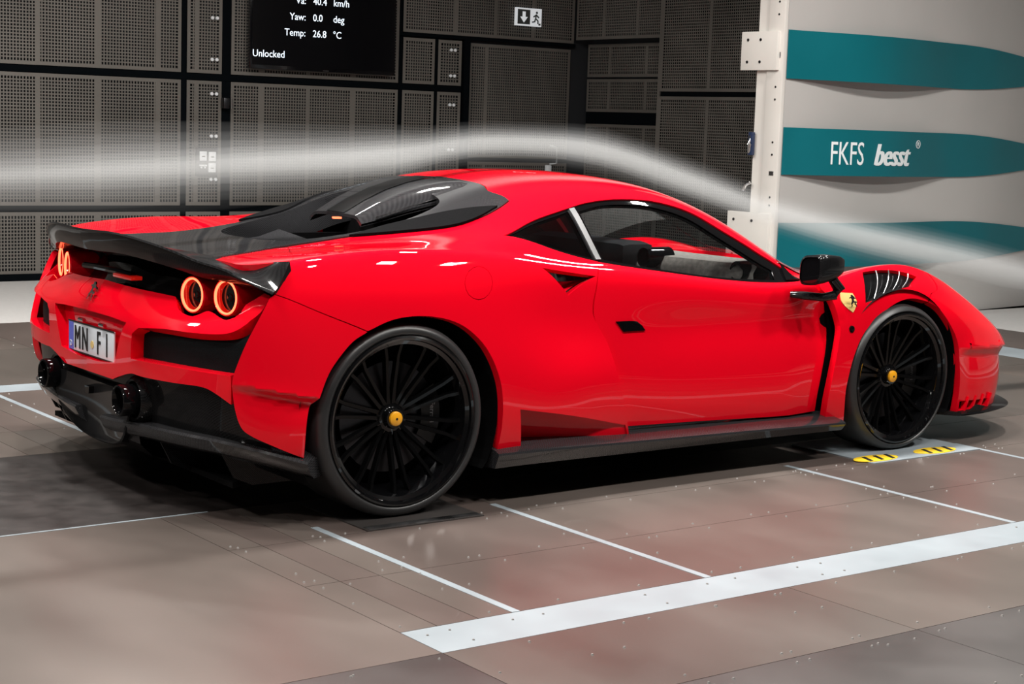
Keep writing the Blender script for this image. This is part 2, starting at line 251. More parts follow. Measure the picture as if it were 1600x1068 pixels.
OUT = {
 'shell': [(14.467,12.0,1),(14.667,11.0,0),(15.067,10.3,0),(16.0,9.9,0),(17.333,9.6,0),(18.533,9.2,0),(19.333,8.5,1),(19.599,8.025,1),(18.85,6.893,1),(18.52,8.255,0),(17.53,8.499,0),(16.509,8.656,0),(15.586,8.922,0),(14.512,8.968,0),(13.476,8.959,0),(12.426,8.941,0),(11.275,8.803,0),(9.666,8.338,0),(8.454,7.508,1),(9.709,6.896,0),(11.172,6.607,1),(10.872,4.515,0),(10.667,3.571,0),(10.726,3.163,0),(11.019,2.674,0),(11.179,2.203,0),(11.377,1.581,0),(11.988,0.015,1),(10.245,0.064,0),(8.187,0.167,1),(7.965,0.049,1),(7.495,0.06,0),(7.474,0.726,0),(7.432,1.318,0),(7.337,1.79,0),(7.115,2.281,0),(6.802,2.679,0),(6.288,3.04,0),(5.656,3.245,0),(4.895,3.324,0),(4.185,3.271,0),(3.546,3.084,1),(2.372,3.595,0),(1.28,4.207,1),(1.586,4.709,0),(1.907,5.75,1),(3.7,9.9,1),(4.25,9.965,0),(5.53,9.955,0),(6.216,9.526,0),(7.365,8.912,0),(8.433,8.998,0),(9.164,9.275,0),(9.665,9.534,1),(9.714,9.874,0),(9.687,10.336,0),(10.0,10.8,0),(10.133,12.0,1)],
 'intake_low': [(7.993,1.132,1),(10.049,0.879,0),(11.675,0.6,1),(11.934,0.057,1),(10.24,0.081,0),(8.179,0.198,1)],
 'intake_up': [(9.072,4.831,1),(10.85,4.716,1),(9.849,3.83,1)],
 'fuel': [(7.329,4.039,0),(7.267,3.862,0),(7.147,3.723,0),(6.987,3.636,0),(6.808,3.609,0),(6.639,3.643,0),(6.506,3.732,0),(6.431,3.867,0),(6.426,4.034,0),(6.495,4.216,0),(6.626,4.391,0),(6.797,4.526,0),(6.978,4.585,0),(7.141,4.543,0),(7.262,4.413,0),(7.327,4.233,0)],
 'deck': [(3.656,9.852,1),(3.039,9.758,0),(1.005,8.61,1),(0.848,6.845,0),(1.375,6.234,0),(1.882,5.713,1)],
 'corner': [(1.278,4.179,1),(2.37,3.573,0),(3.528,3.065,1),(3.091,2.844,0),(2.582,2.308,0),(2.269,1.672,0),(2.116,1.496,0),(2.03,1.056,0),(2.037,0.322,1),(1.253,0.604,0),(0.708,0.822,0),(0.447,1.035,0),(0.284,1.488,0),(0.215,1.967,1),(0.282,2.309,0),(0.589,3.083,0),(1.142,4.104,1)],
 'door': [(11.189,6.587,1),(12.847,6.454,0),(15.451,6.29,0),(17.833,6.453,0),(18.846,6.704,1),(19.077,4.963,0),(19.363,4.114,0),(19.521,3.363,0),(19.54,2.911,0),(19.437,2.361,0),(19.255,1.605,0),(19.151,0.982,0),(19.174,0.441,1),(17.164,0.458,0),(14.729,0.471,0),(12.422,0.466,0),(11.41,0.475,1),(11.087,0.953,0),(10.92,1.591,0),(10.825,2.359,1),(10.956,2.753,0),(10.748,3.163,0),(10.711,3.555,0),(10.905,4.52,0)],
 'outlet': [(18.993,5.621,1),(19.713,5.247,0),(20.221,2.756,0),(19.767,1.307,0),(19.87,0.0,1),(19.09,0.0,1),(18.827,0.983,0),(19.01,1.618,0),(19.194,2.374,0),(19.251,3.271,0),(19.119,4.155,0)],
 'fender': [(19.37,7.548,1),(19.183,4.989,0),(19.474,4.217,0),(19.643,3.349,0),(19.686,2.9,0),(19.582,2.353,0),(19.402,1.598,0),(19.301,0.973,0),(19.322,0.452,0),(19.379,0.0,1),(20.148,0.0,1),(19.961,0.933,0),(19.998,1.441,0),(20.215,2.059,0),(20.637,2.682,0),(21.282,3.141,0),(22.031,3.471,0),(22.772,3.608,0),(23.549,3.55,1),(23.789,3.863,0),(24.367,4.44,0),(24.2,6.8,0),(24.133,7.3,1),(22.667,7.35,0),(21.0,7.4,0),(19.733,7.7,0),(19.333,8.5,1)],
 'bumper': [(23.608,3.534,1),(24.093,3.324,0),(24.548,2.837,0),(24.833,2.373,0),(24.973,1.761,0),(25.097,0.897,0),(25.081,0.033,1),(26.067,0.035,0),(27.462,0.093,1),(28.787,0.12,0),(30.048,0.12,0),(32.0,0.15,1),(32.0,3.0,0),(32.0,7.0,1),(28.787,7.2,0),(26.037,7.3,0),(24.233,7.3,1),(24.3,6.8,0),(24.464,4.473,0),(23.86,3.875,0)],
 'slot': [(25.209,0.431,1),(27.524,0.411,1),(27.292,0.139,1),(25.226,0.112,1)],
 'hood': [(24.2,7.32,1),(26.037,7.32,0),(28.787,7.22,0),(32.0,7.02,1),(32.0,12.0,1),(24.667,12.0,0),(20.867,12.0,1),(20.8,11.0,0),(20.667,10.0,0),(20.2,9.22,0),(19.367,8.52,1),(19.733,7.72,0),(21.0,7.42,0),(22.667,7.37,0)],
 'windshield': [(14.5,12.0,1),(14.7,11.0,0),(15.1,10.3,0),(16.033,9.91,0),(17.367,9.61,0),(18.533,9.21,0),(19.367,8.51,1),(20.2,9.2,0),(20.633,10.0,0),(20.767,11.0,0),(20.833,12.0,1)],
 'dlo': [(8.454,7.508,1),(9.666,8.338,0),(11.275,8.803,0),(12.426,8.941,0),(13.476,8.959,0),(14.512,8.968,0),(15.586,8.922,0),(16.509,8.656,0),(17.53,8.499,0),(18.52,8.255,0),(18.906,6.975,1),(17.859,6.57,0),(15.471,6.394,0),(12.863,6.528,0),(11.179,6.636,1),(9.709,6.896,0)],
 'qglass': [(8.638,7.582,1),(9.651,8.219,0),(11.087,8.673,1),(11.066,6.863,1),(9.75,7.04,0)],
 'dglass': [(11.447,8.639,1),(12.326,8.784,0),(13.36,8.786,0),(14.322,8.751,0),(15.3,8.633,0),(16.159,8.303,0),(17.069,8.008,0),(17.894,7.705,1),(17.76,6.897,1),(15.528,6.648,0),(12.92,6.753,0),(11.445,6.913,1)],
 'strip': [(11.149,8.742,1),(11.344,8.769,1),(11.333,6.825,1),(11.146,6.766,1)],
 'trifoil': [(18.565,9.076,1),(18.827,7.073,1),(18.161,6.84,1)],
 'cover': [(3.77,10.019,1),(4.314,10.07,0),(5.58,10.035,0),(6.256,9.6,0),(7.391,8.965,0),(8.453,9.037,0),(9.159,9.299,0),(9.641,9.546,1),(9.674,9.85,0),(9.641,10.312,0),(9.933,10.8,0),(10.067,12.0,1),(7.333,12.0,0),(1.414,12.0,1),(1.414,10.3,0),(1.075,8.682,1),(3.085,9.847,0)],
 'meshwedge': [(5.38,9.94,1),(6.505,10.204,0),(7.428,10.02,0),(8.297,9.715,0),(9.14,9.333,1),(8.105,8.899,0),(7.338,8.875,0),(6.339,9.35,0)],
 'coverhole': [(8.8,12.0,1),(8.667,11.0,0),(8.0,10.35,0),(6.0,10.3,0),(4.533,10.6,0),(4.0,11.2,0),(3.933,12.0,1)],
 'louvre': [(21.042,5.243,1),(20.816,3.676,1),(21.718,3.822,0),(22.924,4.057,1),(23.434,4.551,1),(22.479,4.843,0)],
 'handle': [(11.457,3.149,1),(12.199,3.174,0),(12.517,2.931,1),(11.722,2.88,1)],
 'shield': [(19.873,4.353,1),(20.341,4.197,1),(20.446,3.846,0),(20.374,3.611,0),(20.238,3.441,1),(19.999,3.67,0),(19.846,3.964,0)],
 'headlight': [(23.733,8.4,1),(25.335,7.75,0),(27.369,6.9,1),(28.239,7.3,0),(26.426,8.1,0),(24.667,8.7,1)],
 'hoodduct': [(25.335,12.0,1),(25.335,10.8,1),(26.037,10.2,1),(26.842,10.6,0),(27.102,12.0,1)],
 'fascia': [(0.0,8.877,1),(2.501,8.64,0),(3.193,8.565,1),(3.752,7.82,0),(4.458,7.577,0),(4.716,7.968,0),(5.012,7.948,0),(5.924,7.624,0),(6.203,8.123,0),(6.077,8.635,0),(6.606,9.397,1),(6.976,9.29,1),(7.102,8.328,0),(6.975,7.778,0),(6.818,7.223,0),(6.314,6.8,0),(5.011,6.639,0),(3.846,6.596,0),(2.815,6.339,1),(2.568,5.889,1),(2.51,4.539,1),(3.852,4.603,0),(5.204,4.604,0),(6.778,4.549,1),(6.794,4.085,0),(6.758,3.321,1),(6.104,3.75,0),(5.559,3.938,0),(4.459,3.916,0),(3.009,3.86,0),(2.517,3.877,0),(1.935,3.613,0),(1.49,3.351,1),(0.14,3.363,0),(0.0,3.363,1)],
 'plate_recess': [(0.0,6.699,1),(1.343,6.644,0),(2.206,6.506,1),(1.664,4.135,1),(0.662,3.97,0),(0.0,3.97,1)],
 'vent': [(2.266,7.609,1),(4.852,7.995,0),(7.659,9.511,1),(7.499,5.679,0),(7.499,3.749,1),(4.03,3.612,0),(2.266,3.887,1)],
 'blackpanel': [(0.0,8.684,1),(2.005,8.684,0),(4.03,7.995,0),(7.058,7.995,1),(7.84,9.511,0),(7.499,10.614,1),(3.328,10.89,0),(0.0,10.89,1)],
 'diffpanel': [(0.0,3.612,1),(2.005,3.694,0),(3.008,4.053,0),(5.313,3.887,0),(7.058,3.363,1),(7.84,2.123,0),(8.0,0.992,1),(3.328,0.992,0),(0.0,0.744,1)],
}

# ================================================================ THE ROOM
YB=7.4; XE=7.4                                    # back wall plane, end wall plane
def floor_room():
    fl=struct(MB().box(-9,13,-10,9,-.12,-.02).ob('floor','floor_seam'))
    g=.0025
    def plate(x0,x1,y0,y1,mat,name='floor_plate',top=0.0):
        MB().box(x0+g/2,x1-g/2,y0+g/2,y1-g/2,-.02,top).ob(name,mat,fl)
    xs=[-.733,-.61,-.47,-.338,.412,1.937,3.03,4.2,5.2]
    plate(-6,-3.0,-2.352,-.614,'floor_plate_1'); plate(-3.0,-.733,-2.352,-.614,'floor_plate_3'); plate(-6,-2.2,.614,2.145,'floor_plate_0'); plate(-2.2,-.733,.614,2.145,'floor_plate_3'); plate(-6,-.733,2.352,4.78,'floor_plate_3')
    for (y0,y1) in [(-2.145,-1.62),(-1.62,-1.13),(-1.13,-.614),(.614,1.13),(1.13,2.145),(2.352,3.6),(3.6,4.78)]:
        for i in range(len(xs)-1):
            plate(xs[i],xs[i+1],y0,y1,'floor_plate_%d'%((i*2+int(abs(y0)*7))%4))
        plate(5.2,5.92,y0,y1,'floor_plate_0')
    # plates in front of the tape, towards the camera
    ns=[-6,-3.6,-1.9,-.733,.55,2.7,4.4,5.92]
    for (y0,y1,ms) in [(-2.86,-2.352,['floor_dark','floor_dark','floor_dark','floor_plate_2','floor_plate_0','floor_plate_0','floor_dark']),(-4.2,-2.86,['floor_plate_2']+['floor_dark']*6),(-7,-4.2,['floor_dark']*7)]:
        for i in range(len(ns)-1): plate(ns[i],ns[i+1],y0,y1,ms[i])
    plate(-.733,5.92,-2.352,-2.145,'tape_white','floor_tape'); plate(-3.5,5.92,2.145,2.352,'tape_white','floor_tape')
    plate(-6,-.36,-.614,.614,'floor_belt','floor_belt'); plate(-.36,3.2,-.614,.614,'floor_belt','floor_belt'); plate(3.2,5.2,-.614,.614,'floor_plate_2')
    plate(5.2,5.92,-.614,.614,'floor_plate_0'); plate(5.92,6.33,-7,4.78,'tape_white','floor_tape'); plate(6.33,7.2,-7,.614,'floor_plate_2'); plate(6.33,7.2,.614,4.78,'floor_plate_1'); plate(-.36,3.2,9,9.1,'floor_belt') if 0 else None
    plate(7.2,13,-7,2.9,'floor_pale'); plate(-9,13,4.78,YB+.5,'floor_pale')
    # thin marking lines
    for x in (-.338,.412,1.937,3.03):
        for (a,b) in ((-2.145,-.99),(.99,2.145)):
            MB().box(x-.014,x+.014,a,b,-.001,.0012).ob('marking_line','tape_white',fl)
    MB().box(-6,-.55,-.620,-.608,-.001,.0012).ob('marking_line','tape_white',fl)
    # bolt heads along the plate seams: far too many to count, a few pixels each
    mb=MB(); rnd=random.Random(3)
    def bolt(x,y,r=.0045):
        x+=rnd.uniform(-.01,.01); y+=rnd.uniform(-.006,.006)
        v=[(x+r*math.cos(a),y+r*math.sin(a),0) for a in [i*math.pi/3 for i in range(6)]]+[(x+.6*r*math.cos(a),y+.6*r*math.sin(a),.0035) for a in [i*math.pi/3 for i in range(6)]]
        mb.add(v,[(i,(i+1)%6,6+(i+1)%6,6+i) for i in range(6)]+[(6,7,8,9,10,11)])
    for y in (-1.09,-1.17,-1.58,-1.66,-2.105,-2.39,-2.82,-2.90,-4.16,-4.24):
        x=-.7 if -2.2<y<-1 else -4.5
        while x<5.8: 
            bolt(x,y); x+=.31+rnd.uniform(-.06,.06)
            if rnd.random()<.4: bolt(x-.25,y)
    for x in (-.69,-.39,-.28,.36,.47,1.88,1.99,2.97,3.09):
        y=-4
        while y<-1: bolt(x,y); y+=.36
        y=1.1
        while y<4.6: bolt(x,y); y+=.33
    for x in (-.6,0.1,.75,.85,2.1,2.2,3.4,3.5,4.6):
        for y in (-2.2,-2.3): bolt(x,y)
    b=mb.ob('floor_bolts','bolt_grey',fl); b['kind']='stuff'
    # wheel pads of the rolling road
    pf=MB().box(2.31,3.02,-1.145,-.66,-.001,.004).ob('wheel_pad','tape_white',fl)
    for cx in (2.40,2.79):
        pts=[(cx+.13*math.cos(a),-1.075+.055*math.sin(a),.004) for a in [i*math.pi/12 for i in range(24)]]
        h=MB().prism(pts,(0,0,.002)).ob('hazard_patch','hazard_yellow',fl)
        for k in range(3):
            x=cx-.08+k*.07; MB().prism([(x,-1.115,.006),(x+.022,-1.115,.006),(x+.055,-1.035,.006),(x+.033,-1.035,.006)],(0,0,.001)).ob('hazard_stripe','ink',fl)
    MB().box(-.21,.275,-1.13,-.66,-.001,.004).ob('wheel_pad','floor_dark',fl)
    MB().box(-.2,.265,-1.125,-1.085,.004,.006).ob('wheel_pad_edge','steel',fl)
    return fl
floor_room()

def perf_panel(parent,o,ux,w,h,ribs=(),pitch=.0262,mat='wall_metal',border=.03,name='perforated_panel',nrm=None):
    """a sheet with real square holes: crossing strips inside a solid border. o = lower corner, ux = unit vector along, z up"""
    mb=MB(); ux=Vector(ux); o=Vector(o); n=Vector((ux.y,-ux.x,0))   # n faces the room
    def strip(a0,a1,z0,z1,d=0):
        p=[o+ux*a+Vector((0,0,z))+n*(-d) for a,z in ((a0,z0),(a1,z0),(a1,z1),(a0,z1))]; q=[x-n*.004 for x in p]
        mb.add(p+q,[(0,1,2,3),(0,4,5,1),(1,5,6,2),(2,6,7,3),(3,7,4,0)])
    strip(0,border,0,h); strip(w-border,w,0,h); strip(border,w-border,0,border); strip(border,w-border,h-border,h)
    for r in ribs: strip(r-.022,r+.022,border,h-border,.0004)
    na=int((w-2*border)/pitch); nz=int((h-2*border)/pitch); t=.010
    for i in range(1,na):
        a=border+(w-2*border)*i/na
        if min([abs(a-r) for r in ribs]+[9])<.02: continue
        strip(a-t/2,a+t/2,border,h-border,.0008)
    for j in range(1,nz):
        z=border+(h-2*border)*j/nz; strip(border,w-border,z-t/2,z+t/2,.0012)
    return mb.ob(name,mat,parent,fix=False)
def rooms_walls():
    H=CEIL
    wb=struct(MB().box(-9,XE+.6,YB+.06,YB+.3,0,H).ob('wall_back','wall_back_dark'))
    rows=[(.05,.553),(.607,1.668),(1.732,2.85),(2.91,4.2)]
    X=(1,0,0)
    def col(x0,x1,rows,ribs=(),y=YB,**k):
        for z0,z1 in rows: perf_panel(wb,(x0,y,z0),X,x1-x0,z1-z0,[r-x0 for r in ribs if x0<r<x1],**k)
    col(-3.6,-.02,rows,(-2.9,-2.1,-1.3,-.6)); col(.02,3.155,rows,(.35,1.0,1.905,2.415,2.945))
    col(3.21,3.535,rows,(3.30,)); col(3.625,5.33,rows,(3.92,4.385,4.85))
    col(5.38,5.73,[rows[0],rows[1],(1.732,2.15)]); col(5.77,6.035,[rows[0],rows[1],(1.732,2.15)])
    col(5.375,XE-.02,[(2.2,2.86),(2.9,4.2)],(5.96,6.42,6.87))
    # recessed doorway panel beside the corner
    MB().box(6.07,6.13,YB-.01,YB+.10,0,2.17).ob('door_jamb','wall_gap',wb); MB().box(5.33,XE,YB-.004,YB+.05,2.165,2.195).ob('door_head','wall_gap',wb)
    col(6.16,XE-.02,[(.04,1.02),(1.06,2.14)],(6.36,),y=YB+.045)
    MB().box(-3.6,6.06,YB-.03,YB+.05,0,.055).ob('baseboard_back','wall_gap',wb)
    # rails between panels
    for z in (.582,1.703,2.88): MB().box(-3.6,6.05,YB+.012,YB+.05,z-.03,z+.03).ob('panel_rail','wall_gap',wb)
    for x in (0,3.185,3.583,5.355,5.75): MB().box(x-.04,x+.04,YB+.016,YB+.05,0,H).ob('panel_rail','wall_gap',wb)
    # rod knobs on the narrow access panels
    def knobs(x,z):
        for dx in (-.022,.022): MB().lathe([(0,-.022),(.012,-.02),(.016,-.012),(.012,0),(.012,.01)],'y',12,(x+dx,YB-.002,z)).ob('panel_knob','socket_white',wb,smooth=True)
    for z in (2.20,1.85,1.56,1.20,.83): knobs(3.46,z)
    for z in (2.06,1.82,1.55,1.13): knobs(5.93,z)
    MB().box(3.53,3.585,YB-.06,YB+.02,1.44,1.53).ob('latch','steel_dark',wb,bevel=.006); MB().tube([(3.60,YB-.07,1.44),(3.60,YB-.07,1.53)],.008).ob('latch_pin','chrome',wb,smooth=True)
    # end wall
    we=struct(MB().box(XE+.28,XE+.5,3.25,YB+.3,0,H).ob('wall_end','wall_back_dark'))
    Y=(0,-1,0)
    def cole(y0,y1,rows,ribs=(),x=XE,**k):        # y0>y1, running towards -y
        for z0,z1 in rows: perf_panel(we,(x,y0,z0),Y,y0-y1,z1-z0,[y0-r for r in ribs if y1<r<y0],**k)
    cole(YB-.01,6.06,[(2.235,2.86),(2.9,4.2)],(6.97,6.47)); cole(YB-.01,5.9,[(.04,1.42),(1.54,1.86),(1.88,2.2)],(7.05,6.5),x=XE+.16)
    MB().box(XE+.17,XE+.2,5.9,YB,1.42,1.54).ob('panel_rail','wall_gap',we)
    cole(6.0,3.3,[(.04,1.69),(1.735,2.86),(2.9,4.2)],(5.35,4.7,4.05),x=XE-.1)
    MB().box(XE-.085,XE-.03,3.3,6.02,0,H).ob('panel_backing','wall_gap',we); MB().box(XE-.1,XE+.3,6.0,6.03,0,H).ob('panel_return','wall_metal',we)
    # remaining shell of the hall, out of view
    struct(MB().box(-9.2,-9,-10,9,0,H).ob('wall_rear','plaster_beige')); struct(MB().box(-9,13,-10.2,-10,0,H).ob('wall_front','ceiling_dark'))
    struct(MB().box(13,13.2,-10,9,0,H).ob('wall_far','ceiling_dark')); struct(MB().box(-9,13,YB+.31,YB+.4,0,H).ob('wall_outer','ceiling_dark'))
    struct(MB().box(-9.2,13.2,-10.2,9.2,H,H+.2).ob('ceiling','ceiling_grey'))
    return wb
rooms_walls()
def nozzle():
    YN=2.9
    plan=[(5.776,YN),(7.65,YN),(8.2,YN+.03),(8.9,YN+.12),(9.8,YN+.34),(11.2,YN+.9),(13,YN+1.8)]
    mb=MB(); prof=[[(x,y,z) for z in (0,3.9)]+[(x,y+.12,3.9),(x,y+.12,0)] for x,y in plan]; mb.loft(prof,closed=True,cap=True)
    wn=struct(mb.ob('wall_nozzle','nozzle_paint',smooth=True,angle=20))
    struct(MB().box(12.6,12.8,-4,5,0,CEIL).ob('wall_nozzle_end','nozzle_paint')); 
    MB().box(6.20,6.204,YN-.002,YN+.01,0,3.9).ob('panel_seam','floor_seam',wn) if 0 else None
    # flange post at the nozzle lip
    fp=empty('nozzle_post',(5.75,YN+.1,0),'white bolted steel post at the nozzle edge beside the teal strips','post')
    def P(o): o.location=tuple(-v for v in fp.location); o.parent=fp; return o
    P(MB().box(5.735,5.772,YN-.005,YN+.155,0,3.9).ob('front_flange','white_paint',bevel=.006)); P(MB().box(5.752,5.772,YN+.15,YN+.27,0,3.9).ob('web','white_paint'))
    for (z0,z1,yo) in ((1.84,2.12,.40),(.42,.80,.46)):
        P(MB().box(5.705,5.745,YN+.03,YN+yo,z0,z1).ob('bracket','white_paint',bevel=.005))
        for y in (YN+.2,YN+yo-.07):
            for z in (z0+.06,z1-.06): P(MB().lathe([(0,-.004),(.011,-.004),(.011,.01)],'x',10,(5.705,y,z)).ob('bolt','steel_dark'))
    for z in (2.33,2.24,1.72,1.63,1.32,1.23,.92,.86):
        P(MB().lathe([(0,-.003),(.008,-.003),(.008,.01)],'x',10,(5.735,YN+.055,z)).ob('bolt','steel_dark'))
    P(MB().box(5.732,5.738,YN+.03,YN+.075,1.08,1.11).ob('sticker','steel')); P(MB().box(5.732,5.738,YN+.02,YN+.06,1.93,1.97).ob('sticker','steel'))
    # clamp with ratchet on the hidden side of the post
    cl=empty('strap_clamp',(5.78,YN+.2,1.27),'small dark blue clamp hanging on the white nozzle post','clamp')
    for o in (MB().box(5.70,5.734,YN+.235,YN+.275,1.22,1.39).ob('clamp_body','navy',bevel=.006),MB().tube([(5.71,YN+.26,1.36),(5.69,YN+.25,1.30),(5.71,YN+.265,1.24)],.014).ob('clamp_lever','chrome',smooth=True),MB().tube([(5.72,YN+.25,1.02),(5.70,YN+.28,1.0),(5.70,YN+.30,.96)],.014).ob('clamp_hook','chrome',smooth=True)):
        o.location=tuple(-v for v in cl.location); o.parent=cl
    # teal flow strips: a bowed leaf in front of the wall that tapers upstream
    bands=[(2.13,1.785,2.15,1.78),(1.43,1.09,1.435,1.09),(.735,.41,.735,.42)]
    words=['upper teal strip on the pale nozzle wall, topmost of three','middle teal strip on the nozzle wall carrying white lettering','lower teal strip on the nozzle wall behind the red car']
    for (zt,zb,_,_),w in zip(bands,words):
        xs=np.linspace(5.778,10.2,70); secs=[]
        for x in xs:
            y=np.interp(x,[p[0] for p in plan],[p[1] for p in plan])
            if x<7.65: b=.012+.11*math.sin(math.pi*max(x-5.778,0)/1.875)**1.3; k=0
            else: b=.012; k=smoothstep(x,7.65,10.2)*.95
            zm=(zt+zb)/2; hh=(zt-zb)/2*(1-k)+.002
            secs.append([(x,y-b,zm-hh),(x,y-b,zm+hh),(x,y-b+.008,zm+hh),(x,y-b+.008,zm-hh)])
        t=MB().loft(secs,closed=True,cap=True).ob('flow_strip','teal',smooth=True,angle=25); tag(t,w,'strip','teal flow strips on the nozzle wall')
        if zt==1.43:
            bow=lambda o:[setattr(v,'co',(v.co.x,v.co.y-.11*math.sin(math.pi*(v.co.x-5.775)/1.875)**1.3-.012,v.co.z)) for v in o.data.vertices]
            bow(text('lettering','FKFS',.245,'white_text',t,(6.20,YN-.003,1.172),(1,0,0),(0,0,1),sx=.66))
            for dx in (0,.010,.020): bow(text('lettering','besst',.235,'white_text',t,(6.625+dx,YN-.003-dx*.02,1.172),(1,0,0),(0,0,1),shear=.28,extrude=.001,sx=.84))
            c0=(7.175,YN-.004,1.338); bow(MB().lathe([(.026,0),(.032,0),(.032,.002),(.026,.002)],'y',20,c0,closed=True).ob('registered_ring','white_text',t)); bow(text('lettering','R',.05,'white_text',t,(7.160,YN-.004,1.321),(1,0,0),(0,0,1)))
nozzle()
def wall_things():
    # monitor
    t=empty('wall_monitor',(4.6,YB-.05,1.8),'large black flat screen monitor showing test readings high on the wall','monitor')
    def P(o): o.location=tuple(-v for v in t.location); o.parent=t; return o
    x0,x1,z0,z1=3.75,5.23,1.79,2.65
    P(MB().box(x0,x1,YB-.10,YB-.05,z0,z1).ob('housing','screen_black',bevel=.008)); P(MB().box(x0+.02,x1-.02,YB-.104,YB-.10,z0+.035,z1-.02).ob('display','screen_black'))
    P(MB().box(x0+.3,x1-.3,YB-.05,YB+.0,2.0,2.5).ob('wall_mount','black_matte')); P(MB().box(4.47,4.53,YB-.106,YB-.10,z0+.008,z0+.016).ob('badge','chrome'))
    def T(s,x,z,al='LEFT',sz=.086): o=text('readout',s,sz,'screen_text',None,(x,YB-.107,z),(1,0,0),(0,0,1),al,.0005,sx=.95); P(o)
    for lab,val,un,z in (('Va:','40.4','km/h',2.37),('Yaw:','0.0','deg',2.228),('Temp:','26.8','\u00b0C',2.09)): T(lab,4.29,z,'RIGHT'); T(val,4.36,z); T(un,4.565,z)
    T('Unlocked',3.77,1.895)
    # exit sign
    s=empty('exit_sign',(6.85,YB-.02,2.3),'white framed escape sign with arrow and running figure','sign')
    def Q(o): o.location=tuple(-v for v in s.location); o.parent=s; return o
    X0,X1,Z0,Z1=6.64,6.945,2.335,2.505; y=YB-.03
    Q(MB().box(X0,X1,y,y+.03,Z0,Z1).ob('panel','sign_white')); Q(MB().box(X0+.015,X0+.165,y-.002,y,Z0+.015,Z1-.015).ob('arrow_field','sign_dark'))
    cx=X0+.09; Q(MB().prism([(cx-.018,y-.004,Z1-.035),(cx+.018,y-.004,Z1-.035),(cx+.018,y-.004,2.42),(cx+.045,y-.004,2.42),(cx,y-.004,Z0+.03),(cx-.045,y-.004,2.42),(cx-.018,y-.004,2.42)],(0,.002,0)).ob('arrow','sign_white'))
    d=X0+.185
    def lim(a,b,r): return MB().tube([(d+p[0],y-.004,Z0+p[1]) for p in (a,b)],r,6)
    m=MB()
    for a,b in (((.055,.115),(.045,.075)),((.045,.075),(.075,.055)),((.075,.055),(.075,.025)),((.045,.075),(.035,.045)),((.035,.045),(.005,.04)),((.05,.108),(.02,.09)),((.055,.108),(.085,.085))):
        m.tube([(d+a[0],y-.003,Z0+a[1]),(d+b[0],y-.003,Z0+b[1])],.007,6)
    m.lathe([(0,-.003),(.012,-.002),(.012,.002)],'y',12,(d+.06,y-.002,Z0+.132)); Q(m.ob('running_figure','sign_dark')); Q(MB().box(d+.085,X1-.012,y-.003,y,Z0+.012,Z0+.03).ob('door_step','sign_dark'))
    # sockets
    k=empty('socket_panel',(3.42,YB-.01,.85),'small grey wall panel with white power sockets','socket panel')
    def K(o): o.location=tuple(-a+b for a,b in zip(k.location,(-.03,0,.035))); o.parent=k; return o
    K(MB().box(3.325,3.525,YB-.02,YB,.825,1.065).ob('mounting_plate','socket_frame'))
    for (x,z) in ((3.352,.955),(3.437,.952),(3.436,.857)): K(MB().box(x,x+.068,YB-.032,YB-.02,z,z+.08).ob('socket','socket_white',bevel=.005)); K(MB().box(x+.02,x+.048,YB-.0335,YB-.032,z+.032,z+.04).ob('slot','socket_frame'))
    K(MB().box(3.352,3.42,YB-.03,YB-.02,.908,.922).ob('label_strip','socket_white'))
    for x in (3.37,3.403): K(MB().lathe([(0,-.012),(.007,-.012),(.007,0)],'y',10,(x,YB-.02,.897)).ob('terminal','socket_white'))
    # door bar on the recess panel
    h=empty('pull_handle',(7.16,YB+.0,1.0),'slim white pull handle on the dark corner door','handle')
    for o in (MB().tube([(7.16,YB+.03,1.19),(7.17,YB-.06,1.18),(7.17,YB-.06,1.02),(7.16,YB+.03,1.01)],.008).ob('bar','socket_white',smooth=True),MB().box(7.10,7.16,YB-.0,YB+.04,.86,1.0).ob('lock_plate','socket_white',bevel=.01)):
        o.location=tuple(-v for v in h.location); o.parent=h
wall_things()
def lamps():
    for i,(x,y,p) in enumerate(LAMPS):
        t=empty('ceiling_lamp',(x,y,CEIL-.3),'square white floodlight hanging from the dark ceiling','lamp','ceiling floodlights')
        for o in (MB().box(-.20,.20,-.20,.20,.02,.10).ob('housing','steel_dark',t),MB().tube([(0,0,.1),(0,0,.3)],.015).ob('hanger','steel_dark',t)): pass
        a=area('ceiling_lamp_light',(0,0,0),.34,p); a.parent=t
lamps()
# ================================================================ THE CAR
S=rows_surf(ROWS,XS); RS=rear_surf()
CAR=empty('sports_car',(0,0,0),'low bright red sports coupe with black carbon wing standing on the test floor','car')
def outline(key,sc,h):
    P=np.array(OUT[key],float) if isinstance(key,str) else np.array(key,float); n=len(P); pts=[]
    for i in range(n):
        a,b=P[i],P[(i+1)%n]; pa=P[i-1] if a[2]==0 else a; pb=P[(i+2)%n] if b[2]==0 else b
        d=np.hypot(*((b-a)[:2]*sc)); k=max(1,int(round(d/h)))
        for t in np.arange(k)/k:
            if a[2] and b[2]: q=a+(b-a)*t
            else:
                m0=(b-pa)/2 if a[2]==0 else (b-a)*.9; m1=(pb-a)/2 if b[2]==0 else (b-a)*.9
                q=(2*t**3-3*t*t+1)*a+(t**3-2*t*t+t)*m0+(-2*t**3+3*t*t)*b+(t**3-t*t)*m1
            pts.append(q[:2])
    return np.array(pts)
def inpoly(Q,P):
    x,y=Q[:,0][:,None],Q[:,1][:,None]; x0,y0=P[:,0][None],P[:,1][None]; x1,y1=np.roll(P[:,0],-1)[None],np.roll(P[:,1],-1)[None]
    c=((y0>y)!=(y1>y))&(x<(x1-x0)*(y-y0)/np.where(y1==y0,1e-12,y1-y0)+x0); return c.sum(1)%2==1
